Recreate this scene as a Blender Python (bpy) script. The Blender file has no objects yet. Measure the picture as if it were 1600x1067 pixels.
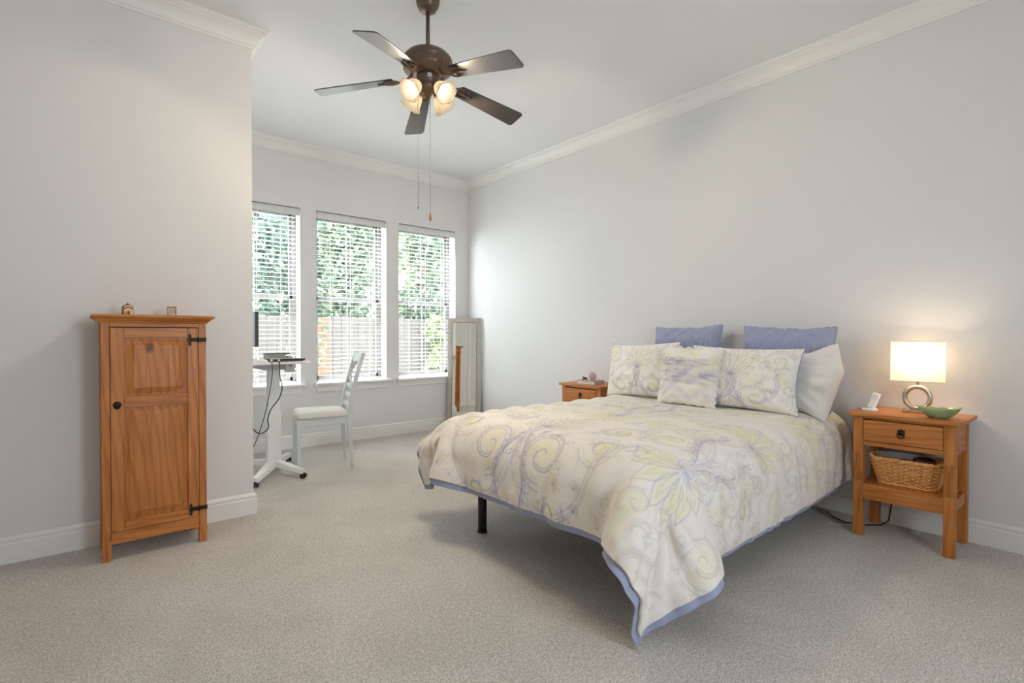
import bpy, bmesh, math, random
import numpy as np
from mathutils import Matrix, Vector
C = bpy.context.scene.collection
SC = bpy.context.scene
PI = math.pi

# ------------------------------------------------------------------ camera, sky, lights, exposure
cam_d = bpy.data.cameras.new('camera')
cam_d.sensor_width = 36.0
cam_d.lens = 807.1 / 1600 * 36
cam_d.clip_start = 0.02
cam = bpy.data.objects.new('camera', cam_d)
C.objects.link(cam)
YAW, PIT, ROL = 0.69719, -0.012737, 0.00113
fw = Vector((math.sin(YAW) * math.cos(PIT), math.cos(YAW) * math.cos(PIT), math.sin(PIT)))
rt = Vector((math.cos(YAW), -math.sin(YAW), 0))
up = rt.cross(fw)
r2 = rt * math.cos(ROL) + up * math.sin(ROL)
u2 = up * math.cos(ROL) - rt * math.sin(ROL)
cam.matrix_world = Matrix(((r2.x, u2.x, -fw.x, 0), (r2.y, u2.y, -fw.y, 0), (r2.z, u2.z, -fw.z, 1.14), (0, 0, 0, 1)))
SC.camera = cam

SC.view_settings.view_transform = 'Standard'
SC.view_settings.look = 'None'
SC.view_settings.gamma = 1.0
SC.view_settings.use_curve_mapping = False
SC.view_settings.exposure = 1.29
SC.cycles.max_bounces = 12
SC.cycles.diffuse_bounces = 6
SC.cycles.transparent_max_bounces = 24
SC.cycles.use_denoising = True
SC.cycles.sample_clamp_indirect = 6.0

SKY = 7.3            # overcast sky
wd = bpy.data.worlds.new('overcast_sky')
SC.world = wd
wd.use_nodes = True
wn = wd.node_tree
wn.nodes.clear()
wo = wn.nodes.new('ShaderNodeOutputWorld')
wb = wn.nodes.new('ShaderNodeBackground')
wb.inputs[0].default_value = (0.78, 0.885, 1.0, 1)
wb.inputs[1].default_value = SKY
wn.links.new(wb.outputs[0], wo.inputs[0])

sun_d = bpy.data.lights.new('hazy_sun', 'SUN')
sun_d.energy = 13.0; sun_d.angle = math.radians(9); sun_d.color = (0.95, 0.97, 1.0)
sun = bpy.data.objects.new('hazy_sun', sun_d); C.objects.link(sun)
sun.rotation_euler = Vector((0.40, -0.62, -1.0)).to_track_quat('-Z', 'Y').to_euler()

def portal(name, loc, rot, sx, sz):
    l = bpy.data.lights.new(name, 'AREA')
    l.shape = 'RECTANGLE'; l.size = sx; l.size_y = sz
    l.cycles.is_portal = True
    o = bpy.data.objects.new(name, l); C.objects.link(o)
    o.location = loc; o.rotation_euler = rot
    return o

# room numbers
XR, YB, YL, XC, XW, YF, ZC = 3.77, 5.37, 3.575, 0.845, -1.25, -1.3, 3.05
WIN = [(0.935, 1.711), (1.872, 2.652), (2.806, 3.578)]
WZ0, WZ1 = 0.64, 2.415
for a, b in WIN:
    portal('daylight_portal', ((a + b) / 2, YB + 0.22, (WZ0 + WZ1) / 2), (-PI / 2, 0, 0), b - a, WZ1 - WZ0)
# an unseen window, added behind the photographer to let in fill light
FILL_WIN = (0.9, 1.55, 0.9, 2.2)      # on the y = YF wall: x0, x1, z0, z1
portal('daylight_portal', ((FILL_WIN[0] + FILL_WIN[1]) / 2, YF - 0.22, 1.55), (PI / 2, 0, 0), FILL_WIN[1] - FILL_WIN[0], 1.3)

FAN_W, LAMP_W = 7.2, 2.7   # watts of each fan bulb, of the bedside lamp

# ------------------------------------------------------------------ helpers
def lin(c):
    return tuple((x / 12.92 if x <= 0.04045 else ((x + 0.055) / 1.055) ** 2.4) for x in [v / 255 for v in c]) + (1.0,)

class NT:
    """small node-tree helper"""
    def __init__(s, name):
        s.m = bpy.data.materials.new(name); s.m.use_nodes = True
        s.t = s.m.node_tree; s.n = s.t.nodes; s.n.clear()
        s.out = s.n.new('ShaderNodeOutputMaterial')
    def node(s, typ, **kw):
        x = s.n.new(typ)
        for k, v in kw.items():
            if k.startswith('i_'):
                key = k[2:]
                key = int(key) if key.isdigit() else key.replace('_', ' ')
                if hasattr(v, 'is_linked') or isinstance(v, bpy.types.NodeSocket): s.t.links.new(v, x.inputs[key])
                else: x.inputs[key].default_value = v
            else: setattr(x, k, v)
        return x
    def link(s, a, b): s.t.links.new(a, b)
    def ramp(s, fac, stops):
        r = s.n.new('ShaderNodeValToRGB')
        e = r.color_ramp.elements
        while len(e) < len(stops): e.new(0.5)
        for k, (p, c) in enumerate(stops):
            e[k].position = p; e[k].color = c
        s.link(fac, r.inputs[0])
        return r.outputs[0]
    def mix(s, fac, a, b, mode='MIX'):
        x = s.n.new('ShaderNodeMix'); x.data_type = 'RGBA'; x.blend_type = mode
        for sock, v in ((x.inputs[0], fac), (x.inputs[6], a), (x.inputs[7], b)):
            if isinstance(v, bpy.types.NodeSocket): s.link(v, sock)
            else: sock.default_value = v
        return x.outputs[2]
    def noise(s, vec, scale, detail=2.0, rough=0.5, dist=0.0):
        x = s.n.new('ShaderNodeTexNoise')
        x.inputs['Scale'].default_value = scale; x.inputs['Detail'].default_value = detail
        x.inputs['Roughness'].default_value = rough; x.inputs['Distortion'].default_value = dist
        if vec is not None: s.link(vec, x.inputs['Vector'])
        return x.outputs['Fac']
    def coord(s, which='Object', scale=None):
        x = s.n.new('ShaderNodeTexCoord')
        o = x.outputs[which]
        if scale is not None:
            mp = s.n.new('ShaderNodeMapping'); mp.inputs['Scale'].default_value = scale
            s.link(o, mp.inputs[0]); o = mp.outputs[0]
        return o
    def bump(s, h, strength, dist=0.01):
        b = s.n.new('ShaderNodeBump'); b.inputs['Strength'].default_value = strength; b.inputs['Distance'].default_value = dist
        s.link(h, b.inputs['Height']); return b.outputs[0]
    def principled(s, color, rough=0.6, metal=0.0, normal=None, **kw):
        p = s.n.new('ShaderNodeBsdfPrincipled')
        if isinstance(color, bpy.types.NodeSocket): s.link(color, p.inputs['Base Color'])
        else: p.inputs['Base Color'].default_value = color
        if isinstance(rough, bpy.types.NodeSocket): s.link(rough, p.inputs['Roughness'])
        else: p.inputs['Roughness'].default_value = rough
        p.inputs['Metallic'].default_value = metal
        if normal is not None: s.link(normal, p.inputs['Normal'])
        for k, v in kw.items(): p.inputs[k.replace('_', ' ')].default_value = v
        s.link(p.outputs[0], s.out.inputs[0])
        return p

def paint(name, rgb, rough=0.55, var=0.02, scale=6, bump=0.0, bscale=180, metal=0.0, **kw):
    t = NT(name); c = lin(rgb)
    v = t.noise(t.coord(), scale, 3)
    d = tuple(x * (1 - var) for x in c[:3]) + (1,); l = tuple(min(1, x * (1 + var)) for x in c[:3]) + (1,)
    col = t.ramp(v, [(0.3, d), (0.7, l)])
    nb = t.bump(t.noise(t.coord(), bscale, 2), bump, 0.002) if bump else None
    t.principled(col, rough, metal, nb, **kw)
    return t.m

def pine(name, axis, rgb=(190, 120, 54), dark=(138, 74, 28), knots=True):
    """pine with grain running along `axis`, in the part's own coordinates"""
    t = NT(name)
    sc = [26.0, 26.0, 26.0]; sc[axis] = 1.6
    co = t.coord('Object', tuple(sc))
    warp = t.noise(t.coord('Object'), 5, 2)
    n1 = t.noise(co, 1.0, 4, 0.6, 1.2)
    sc2 = [90.0, 90.0, 90.0]; sc2[axis] = 3.0
    n2 = t.noise(t.coord('Object', tuple(sc2)), 1.0, 3, 0.6)
    mx = t.n.new('ShaderNodeMath'); mx.operation = 'MULTIPLY_ADD'
    t.link(n2, mx.inputs[0]); mx.inputs[1].default_value = 0.45; t.link(n1, mx.inputs[2])
    base = t.ramp(mx.outputs[0], [(0.46, lin(dark)), (0.60, lin(rgb)), (0.92, lin(tuple(min(255, c + 18) for c in rgb)))])
    # growth rings cut lengthwise: wandering bands that close into arches
    ws = [11.0, 11.0, 11.0]; ws[axis] = 1.05
    wv = t.n.new('ShaderNodeTexWave'); wv.wave_type = 'BANDS'; wv.bands_direction = 'DIAGONAL'
    wv.inputs['Scale'].default_value = 1.5; wv.inputs['Distortion'].default_value = 5.5; wv.inputs['Detail'].default_value = 2.0; wv.inputs['Detail Scale'].default_value = 0.9
    t.link(t.coord('Object', tuple(ws)), wv.inputs['Vector'])
    rings = t.ramp(wv.outputs['Fac'], [(0.0, lin((214, 178, 142))), (0.3, lin((246, 238, 230))), (1.0, (1, 1, 1, 1))])
    base = t.mix(0.55, base, rings, 'MULTIPLY')
    big = t.ramp(warp, [(0.3, lin((235, 226, 216))), (0.7, (1, 1, 1, 1))])
    col = t.mix(0.8, base, big, 'MULTIPLY')
    if knots:
        ks = [5.2, 5.2, 5.2]; ks[axis] = 3.4
        vo = t.n.new('ShaderNodeTexVoronoi'); vo.inputs['Scale'].default_value = 1.0
        t.link(t.coord('Object', tuple(ks)), vo.inputs['Vector'])
        kf = t.ramp(vo.outputs['Distance'], [(0.06, (0.9, 0.9, 0.9, 1)), (0.13, (0.0, 0.0, 0.0, 1))])
        col = t.mix(kf, col, lin((88, 42, 18)))
    t.principled(col, 0.42, 0.0, t.bump(n2, 0.08, 0.002))
    return t.m

M = {}
def walls_mat(name, rgb):
    t = NT(name)
    co = t.coord()
    v = t.noise(co, 0.9, 2)
    c = lin(rgb)
    col = t.ramp(v, [(0.3, tuple(x * 0.985 for x in c[:3]) + (1,)), (0.7, c)])
    t.principled(col, 0.72, 0, t.bump(t.noise(co, 260, 2), 0.05, 0.002))
    return t.m
M['wall'] = walls_mat('wall_paint', (227, 226, 225))
M['ceiling'] = walls_mat('ceiling_paint', (232, 232, 232))
M['trim'] = paint('trim_paint', (236, 235, 231), 0.4, 0.01)

def carpet_mat():
    t = NT('carpet_pile')
    co = t.coord()
    n1 = t.noise(co, 150, 3, 0.75); n2 = t.noise(co, 55, 3, 0.6); n3 = t.noise(co, 2.2, 3, 0.6, 0.6)
    a = t.ramp(n1, [(0.34, lin((156, 149, 141))), (0.5, lin((229, 221, 211))), (0.64, lin((254, 249, 242)))])
    b = t.ramp(n2, [(0.3, lin((226, 226, 226))), (0.7, (1, 1, 1, 1))])
    c = t.ramp(n3, [(0.36, lin((243, 242, 241))), (0.6, (1, 1, 1, 1))])
    col = t.mix(1.0, t.mix(1.0, a, b, 'MULTIPLY'), c, 'MULTIPLY')
    ad = t.n.new('ShaderNodeMath'); ad.operation = 'ADD'; t.link(n1, ad.inputs[0]); t.link(n2, ad.inputs[1])
    t.principled(col, 0.95, 0, t.bump(ad.outputs[0], 0.7, 0.012), Sheen_Weight=0.25)
    return t.m
M['carpet'] = carpet_mat()
M['pine_z'] = pine('pine_upright_grain', 2); M['pine_y'] = pine('pine_cross_grain', 1); M['pine_x'] = pine('pine_depth_grain', 0)
M['pine_z2'] = pine('pine_upright_clear_grain', 2, knots=False)
M['pine_y2'] = pine('pine_cross_clear_grain', 1, knots=False)
M['pine_x2'] = pine('pine_lengthwise_clear_grain', 0, knots=False)
M['iron'] = paint('dark_iron', (58, 44, 34), 0.5, 0.25, 60, 0.2, metal=0.6)
M['bronze'] = paint('oil_rubbed_bronze', (112, 92, 76), 0.36, 0.06, 30, metal=0.45)
M['chrome'] = paint('polished_steel', (205, 203, 200), 0.12, 0.01, metal=1.0)
M['brushed'] = paint('brushed_nickel', (206, 196, 182), 0.26, 0.03, 40, metal=0.95)
M['white_metal'] = paint('white_powder_coat', (232, 233, 232), 0.35, 0.01)
M['grey_metal'] = paint('grey_powder_coat', (176, 178, 178), 0.4, 0.02)
M['chair_paint'] = paint('pale_grey_paint', (206, 211, 208), 0.45, 0.02)
M['seat_cloth'] = paint('seat_linen', (218, 214, 208), 0.9, 0.04, 90, 0.3, 400)
M['black_plastic'] = paint('black_plastic', (30, 30, 32), 0.4, 0.05)
M['charcoal'] = paint('charcoal_plastic', (58, 60, 66), 0.4, 0.05)
M['slate'] = paint('slate_gloss', (186, 197, 210), 0.2, 0.03)
M['white_plastic'] = paint('white_plastic', (235, 235, 233), 0.3, 0.01)
M['sash'] = paint('dark_sash_metal', (128, 126, 125), 0.45, 0.05)
M['mirror_frame'] = paint('weathered_grey_wood', (182, 174, 164), 0.6, 0.10, 24, 0.15)
M['blue_cloth'] = paint('periwinkle_blue_cloth', (160, 166, 192), 0.85, 0.05, 30, 0.25, 500, Sheen_Weight=0.2)
M['white_cloth'] = paint('white_cotton', (236, 231, 224), 0.9, 0.02, 12, 0.15, 400, Sheen_Weight=0.2)
M['mattress_cloth'] = paint('mattress_ticking', (222, 220, 216), 0.9, 0.03, 30, 0.2)
M['green_glaze'] = paint('green_glaze', (152, 172, 124), 0.18, 0.06, 25)
M['wicker'] = paint('honey_wicker', (236, 174, 104), 0.5, 0.07, 40)
M['book_cover'] = paint('book_cover', (178, 160, 152), 0.5, 0.05); M['paper'] = paint('page_edges', (226, 214, 200), 0.8, 0.06, 200)
M['pink_clay'] = paint('pinkish_ceramic', (196, 176, 168), 0.45, 0.06, 30)
M['dark_brown'] = paint('dark_red_brown_gloss', (70, 30, 22), 0.15, 0.25, 20)
M['grey_card'] = paint('grey_card', (176, 174, 166), 0.55, 0.08, 10); M['clear_blue'] = paint('pale_card', (196, 200, 200), 0.4, 0.05)
M['wood_fob'] = paint('turned_wood_fob', (176, 106, 66), 0.4, 0.12, 80)
M['bounce_slab'] = paint('pale_bounce_slab', (226, 222, 214), 0.9, 0.05, 3)
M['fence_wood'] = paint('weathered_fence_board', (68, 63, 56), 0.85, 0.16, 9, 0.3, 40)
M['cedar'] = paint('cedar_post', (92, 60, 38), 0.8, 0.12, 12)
M['grass'] = paint('lawn', (118, 140, 84), 0.95, 0.3, 30, 0.5, 80)
M['bark'] = paint('bark', (92, 78, 62), 0.9, 0.2, 30, 0.5, 60)

def leaf_mat(name, c1, c2):
    t = NT(name)
    geo = t.n.new('ShaderNodeNewGeometry')
    col = t.ramp(geo.outputs['Random Per Island'], [(0.0, lin(c1)), (1.0, lin(c2))])
    d = t.node('ShaderNodeBsdfDiffuse'); t.link(col, d.inputs[0])
    tr = t.node('ShaderNodeBsdfTranslucent'); t.link(col, tr.inputs[0])
    mx = t.node('ShaderNodeMixShader'); mx.inputs[0].default_value = 0.35
    t.link(d.outputs[0], mx.inputs[1]); t.link(tr.outputs[0], mx.inputs[2]); t.link(mx.outputs[0], t.out.inputs[0])
    return t.m
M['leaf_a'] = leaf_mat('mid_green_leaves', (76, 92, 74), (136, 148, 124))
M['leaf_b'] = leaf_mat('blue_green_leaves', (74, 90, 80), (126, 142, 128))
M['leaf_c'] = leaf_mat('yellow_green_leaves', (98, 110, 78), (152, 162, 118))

def glass_mat():
    t = NT('window_glass')
    tr = t.node('ShaderNodeBsdfTransparent'); tr.inputs[0].default_value = (0.98, 0.98, 0.98, 1)
    gl = t.node('ShaderNodeBsdfGlossy'); gl.inputs['Roughness'].default_value = 0.02
    mx = t.node('ShaderNodeMixShader'); mx.inputs[0].default_value = 0.04; t.link(tr.outputs[0], mx.inputs[1]); t.link(gl.outputs[0], mx.inputs[2])
    t.link(mx.outputs[0], t.out.inputs[0]); return t.m
M['glass'] = glass_mat()
def mirror_mat():
    t = NT('mirror_silvering')
    g = t.node('ShaderNodeBsdfGlossy'); g.inputs['Roughness'].default_value = 0.0
    g.inputs[0].default_value = (0.86, 0.87, 0.85, 1)
    t.link(g.outputs[0], t.out.inputs[0]); return t.m
M['mirror'] = mirror_mat()
def translucent_mat(name, rgb, frac):
    t = NT(name); c = lin(rgb)
    n = t.noise(t.coord('Object', (60, 60, 4)), 1, 2)
    col = t.ramp(n, [(0.3, tuple(x * 0.93 for x in c[:3]) + (1,)), (0.7, c)])
    d = t.node('ShaderNodeBsdfDiffuse'); t.link(col, d.inputs[0])
    tr = t.node('ShaderNodeBsdfTranslucent'); t.link(col, tr.inputs[0])
    mx = t.node('ShaderNodeMixShader'); mx.inputs[0].default_value = frac
    t.link(d.outputs[0], mx.inputs[1]); t.link(tr.outputs[0], mx.inputs[2]); t.link(mx.outputs[0], t.out.inputs[0]); return t.m
M['shade_cloth'] = translucent_mat('lampshade_fabric', (246, 236, 218), 0.5)
M['blind'] = translucent_mat('white_vinyl_slat', (244, 244, 242), 0.35)
M['frost'] = translucent_mat('frosted_glass', (255, 244, 226), 0.5)
def emit_mat(name, rgb, s):
    t = NT(name); e = t.node('ShaderNodeEmission'); e.inputs[0].default_value = lin(rgb); e.inputs[1].default_value = s
    t.link(e.outputs[0], t.out.inputs[0]); return t.m
M['bulb'] = emit_mat('lit_bulb', (255, 240, 216), 2.2)
def blade_mat():
    t = NT('dark_walnut_blade')
    n = t.noise(t.coord('Object', (3, 40, 40)), 1, 4, 0.6, 0.5)
    col = t.ramp(n, [(0.3, lin((50, 44, 43))), (0.7, lin((64, 56, 53)))])
    t.principled(col, 0.36, 0, None, Coat_Weight=0.6, Coat_Roughness=0.3); return t.m
M['blade'] = blade_mat()
def attr_cloth(name, layer='pattern', bump=0.25):
    t = NT(name)
    a = t.node('ShaderNodeVertexColor'); a.layer_name = layer
    co = t.coord('Object')
    n = t.noise(co, 420, 2)
    w = t.noise(co, 9, 3, 0.55, 0.8)
    ad = t.n.new('ShaderNodeMath'); ad.operation = 'MULTIPLY_ADD'; t.link(n, ad.inputs[0]); ad.inputs[1].default_value = 0.04; t.link(w, ad.inputs[2])
    t.principled(a.outputs[0], 0.85, 0, t.bump(ad.outputs[0], bump, 0.03), Sheen_Weight=0.15); return t.m
M['print'] = attr_cloth('printed_cotton')
M['print_plain'] = attr_cloth('printed_cotton_cushion', bump=0.12)

class MB:
    """collects shapes and links them as one mesh object"""
    def __init__(s): s.v = []; s.f = []; s.s = []; s.mi = []; s.cur = 0
    def add(s, vs, fs, smooth=False):
        b = len(s.v); s.v += [tuple(map(float, x)) for x in vs]
        for f in fs: s.f.append([b + int(i) for i in f]); s.s.append(smooth); s.mi.append(s.cur)
        return s
    def box(s, x0, x1, y0, y1, z0, z1, Mx=None):
        vs = [Vector((x, y, z)) for x in (x0, x1) for y in (y0, y1) for z in (z0, z1)]
        if Mx is not None: vs = [Mx @ v for v in vs]
        return s.add(vs, [(0, 1, 3, 2), (4, 6, 7, 5), (0, 4, 5, 1), (2, 3, 7, 6), (0, 2, 6, 4), (1, 5, 7, 3)])
    def tube(s, path, r, n=8, closed=False, flat=1.0, smooth=True):
        P = np.array(path, float); N = len(P)
        R = np.full(N, r) if np.isscalar(r) else np.array(r, float)
        T = np.gradient(P, axis=0) if not closed else np.roll(P, -1, 0) - np.roll(P, 1, 0)
        T /= np.maximum(np.linalg.norm(T, axis=1, keepdims=True), 1e-9)
        u = np.array([0, 0, 1.0]) if abs(T[0, 2]) < 0.9 else np.array([1.0, 0, 0])
        u = u - T[0] * (u @ T[0]); u /= np.linalg.norm(u)
        vs = []
        for k in range(N):
            u = u - T[k] * (u @ T[k]); u /= max(np.linalg.norm(u), 1e-9)
            w = np.cross(T[k], u)
            for j in range(n):
                a = 2 * PI * j / n
                vs.append(P[k] + R[k] * (math.cos(a) * u * flat + math.sin(a) * w))
        fs = []
        for k in range(N if closed else N - 1):
            k2 = (k + 1) % N
            for j in range(n):
                j2 = (j + 1) % n
                fs.append((k * n + j, k * n + j2, k2 * n + j2, k2 * n + j))
        s.add(vs, fs, smooth)
        if not closed:
            b = len(s.v) - N * n
            s.f.append([b + j for j in range(n)][::-1]); s.s.append(False); s.mi.append(s.cur)
            s.f.append([b + (N - 1) * n + j for j in range(n)]); s.s.append(False); s.mi.append(s.cur)
        return s
    def cyl(s, p0, p1, r0, r1=None, n=20):
        return s.tube([p0, p1], [r0, r0 if r1 is None else r1], n)
    def lathe(s, prof, n=32, Mx=None, smooth=True):
        vs = []
        for r, z in prof:
            for j in range(n):
                a = 2 * PI * j / n; v = Vector((r * math.cos(a), r * math.sin(a), z))
                vs.append(Mx @ v if Mx is not None else v)
        fs = [(k * n + j, k * n + (j + 1) % n, (k + 1) * n + (j + 1) % n, (k + 1) * n + j) for k in range(len(prof) - 1) for j in range(n)]
        return s.add(vs, fs, smooth)
    def grid(s, P, flip=False, smooth=True, wrap=False):
        nx, ny = P.shape[:2]
        i = np.arange(nx * ny).reshape(nx, ny)
        f = np.stack([i[:-1, :-1], i[1:, :-1], i[1:, 1:], i[:-1, 1:]], -1).reshape(-1, 4)
        if flip: f = f[:, ::-1]
        return s.add(P.reshape(-1, 3).tolist(), f.tolist(), smooth)
    def prism(s, poly, f, d0, d1, smooth=False):
        """extrude a 2-D outline; f(a, b, d) -> point"""
        n = len(poly)
        vs = [f(a, b, d0) for a, b in poly] + [f(a, b, d1) for a, b in poly]
        fs = [tuple(range(n))[::-1], tuple(range(n, 2 * n))]
        s.add(vs, fs)
        b = len(s.v) - 2 * n
        for k in range(n):
            s.f.append([b + k, b + (k + 1) % n, b + n + (k + 1) % n, b + n + k]); s.s.append(smooth); s.mi.append(s.cur)
        return s
    def build(s, name, mat, parent=None, bevel=0.0, seg=2, loc=None, recalc=True):
        me = bpy.data.meshes.new(name)
        me.from_pydata(s.v, [], s.f)
        mats = mat if isinstance(mat, (list, tuple)) else [mat]
        for m in mats: me.materials.append(m)
        me.polygons.foreach_set('use_smooth', s.s)
        me.polygons.foreach_set('material_index', s.mi)
        if recalc:
            bm = bmesh.new(); bm.from_mesh(me); bmesh.ops.recalc_face_normals(bm, faces=bm.faces[:]); bm.to_mesh(me); bm.free()
        me.update()
        o = bpy.data.objects.new(name, me); C.objects.link(o)
        if parent is not None: o.parent = parent
        if loc is not None: o.location = loc
        if bevel:
            b = o.modifiers.new('soft_edges', 'BEVEL'); b.width = bevel; b.segments = seg; b.limit_method = 'ANGLE'; b.angle_limit = 0.7
            b.harden_normals = False
        return o

def tag(o, label, cat, group=None, kind=None):
    o['label'] = label; o['category'] = cat
    if group: o['group'] = group
    if kind: o['kind'] = kind
    return o
def thing(name, label, cat, loc=(0, 0, 0), rz=0.0, group=None):
    o = bpy.data.objects.new(name, None); C.objects.link(o)
    o.empty_display_size = 0.05
    o.location = loc; o.rotation_euler = (0, 0, rz)
    return tag(o, label, cat, group)
def struct(o, label=None):
    o['kind'] = 'structure'
    if label: o['label'] = label
    return o
def copy_tree(o, parent=None):
    c = o.copy(); C.objects.link(c)
    if parent is not None: c.parent = parent
    for ch in list(o.children): copy_tree(ch, c)
    return c
def smoothstep(a, b, x):
    t = np.clip((x - a) / (b - a), 0, 1); return t * t * (3 - 2 * t)
# ------------------------------------------------------------------ room shell
T = 0.20
def wall_with_holes(name, axis, pos, outward, a0, a1, holes, mat):
    """wall slab along `axis` ('x' or 'y'); holes are (a0, a1, z0, z1)"""
    b = MB()
    d0, d1 = sorted((pos, pos + outward * T))
    def slab(p0, p1, z0, z1):
        if p1 - p0 < 1e-4 or z1 - z0 < 1e-4: return
        if axis == 'x': b.box(p0, p1, d0, d1, z0, z1)
        else: b.box(d0, d1, p0, p1, z0, z1)
    cur = a0
    for h0, h1, z0, z1 in holes:
        slab(cur, h0, 0, ZC); slab(h0, h1, 0, z0); slab(h0, h1, z1, ZC); cur = h1
    slab(cur, a1, 0, ZC)
    return struct(b.build(name, mat))
f = MB(); f.box(XW - T, XR + T, YF - T, YB + T, -0.12, 0); struct(f.build('floor', M['carpet']))
f = MB(); f.box(XW - T, XR + T, YF - T, YB + T, ZC, ZC + 0.12); struct(f.build('ceiling', M['ceiling']))
wall_with_holes('wall_right', 'y', XR, 1, YF - T, YB + T, [], M['wall'])
wall_with_holes('wall_back', 'x', YB, 1, XC - T, XR, [(a, b, WZ0, WZ1) for a, b in WIN], M['wall'])
f = MB(); f.box(XC - T, XC, YL + T, YB, 0, ZC); struct(f.build('wall_alcove', M['wall']))
f = MB(); f.box(XW - T, XC, YL, YL + T, 0, ZC); struct(f.build('wall_left', M['wall']))
wall_with_holes('wall_side', 'y', XW, -1, YF - T, YL, [], M['wall'])
wall_with_holes('wall_front', 'x', YF, -1, XW, XR, [FILL_WIN], M['wall'])

loop = [(XR, YF), (XR, YB), (XC, YB), (XC, YL), (XW, YL), (XW, YF)]   # interior on the left hand
names = ['right', 'back', 'alcove', 'left', 'side', 'front']
def sweep(k, prof, name, mat):
    """run a (distance from wall, height) profile along room edge k with mitred ends"""
    n = len(loop)
    A, B = np.array(loop[k]), np.array(loop[(k + 1) % n]); Pv, Nx = np.array(loop[k - 1]), np.array(loop[(k + 2) % n])
    def inn(p, q):
        d = (q - p) / np.linalg.norm(q - p); return np.array([-d[1], d[0]])
    n0, n1, n2 = inn(Pv, A), inn(A, B), inn(B, Nx)
    m = MB(); vs = []
    for d, z in prof: q = A + d * (n0 + n1); vs.append((q[0], q[1], z))
    for d, z in prof: q = B + d * (n1 + n2); vs.append((q[0], q[1], z))
    L = len(prof)
    fs = [(j, (j + 1) % L, L + (j + 1) % L, L + j) for j in range(L)] + [tuple(range(L)), tuple(range(L, 2 * L))[::-1]]
    m.add(vs, fs)
    return struct(m.build(name, mat))
crown = [(0, -0.112), (0.012, -0.112), (0.014, -0.100), (0.022, -0.096), (0.024, -0.084), (0.030, -0.066), (0.042, -0.048), (0.058, -0.036), (0.066, -0.032),
         (0.068, -0.022), (0.080, -0.018), (0.084, -0.012), (0.086, 0), (0, 0)]
base = [(0, 0), (0.016, 0), (0.016, 0.096), (0.014, 0.100), (0.010, 0.103), (0.010, 0.108), (0.014, 0.111), (0.014, 0.119), (0.011, 0.127), (0.005, 0.133), (0, 0.133)]
for k, nm in enumerate(names):
    sweep(k, [(d, z + ZC) for d, z in crown], 'trim_%d' % (k + 1), M['trim'])
    sweep(k, base, 'baseboard_' + nm, M['trim'])

# windows: sash frame, grids, glass, stool and apron
for k, (a, b) in enumerate(WIN):
    root = bpy.data.objects.new('window_%d' % (k + 1), None); C.objects.link(root); struct(root)
    root.location = ((a + b) / 2, YB, WZ0)
    h = WZ1 - WZ0; w = (b - a) / 2; mid = 0.885
    m = MB()
    for x0, x1, z0, z1 in ((-w, -w + 0.035, 0, h), (w - 0.035, w, 0, h), (-w, w, 0, 0.03), (-w, w, h - 0.03, h)):
        m.box(x0, x1, 0.13, 0.18, z0, z1)
    m.build('window_frame', M['sash'], root, 0.002)
    for nm, z0, z1, y in (('lower_sash', 0.03, mid + 0.02, 0.133), ('upper_sash', mid - 0.02, h - 0.03, 0.158)):
        m = MB(); x0, x1 = -w + 0.035, w - 0.035
        for bx in ((x0, x0 + 0.028, z0, z1), (x1 - 0.028, x1, z0, z1), (x0, x1, z0, z0 + 0.036), (x0, x1, z1 - 0.036, z1)):
            m.box(bx[0], bx[1], y, y + 0.022, bx[2], bx[3])
        zm = (z0 + z1) / 2
        m.box(-0.006, 0.006, y + 0.004, y + 0.016, z0, z1); m.box(x0, x1, y + 0.004, y + 0.016, zm - 0.006, zm + 0.006)
        m.build(nm, M['sash'], root, 0.0015)
        m = MB(); m.box(x0 + 0.02, x1 - 0.02, y + 0.018, y + 0.021, z0 + 0.03, z1 - 0.03); m.build('glass_pane', M['glass'], root)
    m = MB(); m.box(-w - 0.035, w + 0.08 * 0.5, -0.055, 0.0, -0.022, 0.002); m.box(-w, w, -0.001, 0.13, -0.022, 0.002)
    m.build('window_stool', M['trim'], root, 0.006, 3)
    m = MB()
    m.prism([(-w - 0.02, -0.022), (w + 0.02, -0.022), (w + 0.005, -0.09), (-w - 0.005, -0.09)], lambda p, q, d: (p, d, q), -0.018, 0.0)
    m.build('window_apron', M['trim'], root, 0.004)

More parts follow.
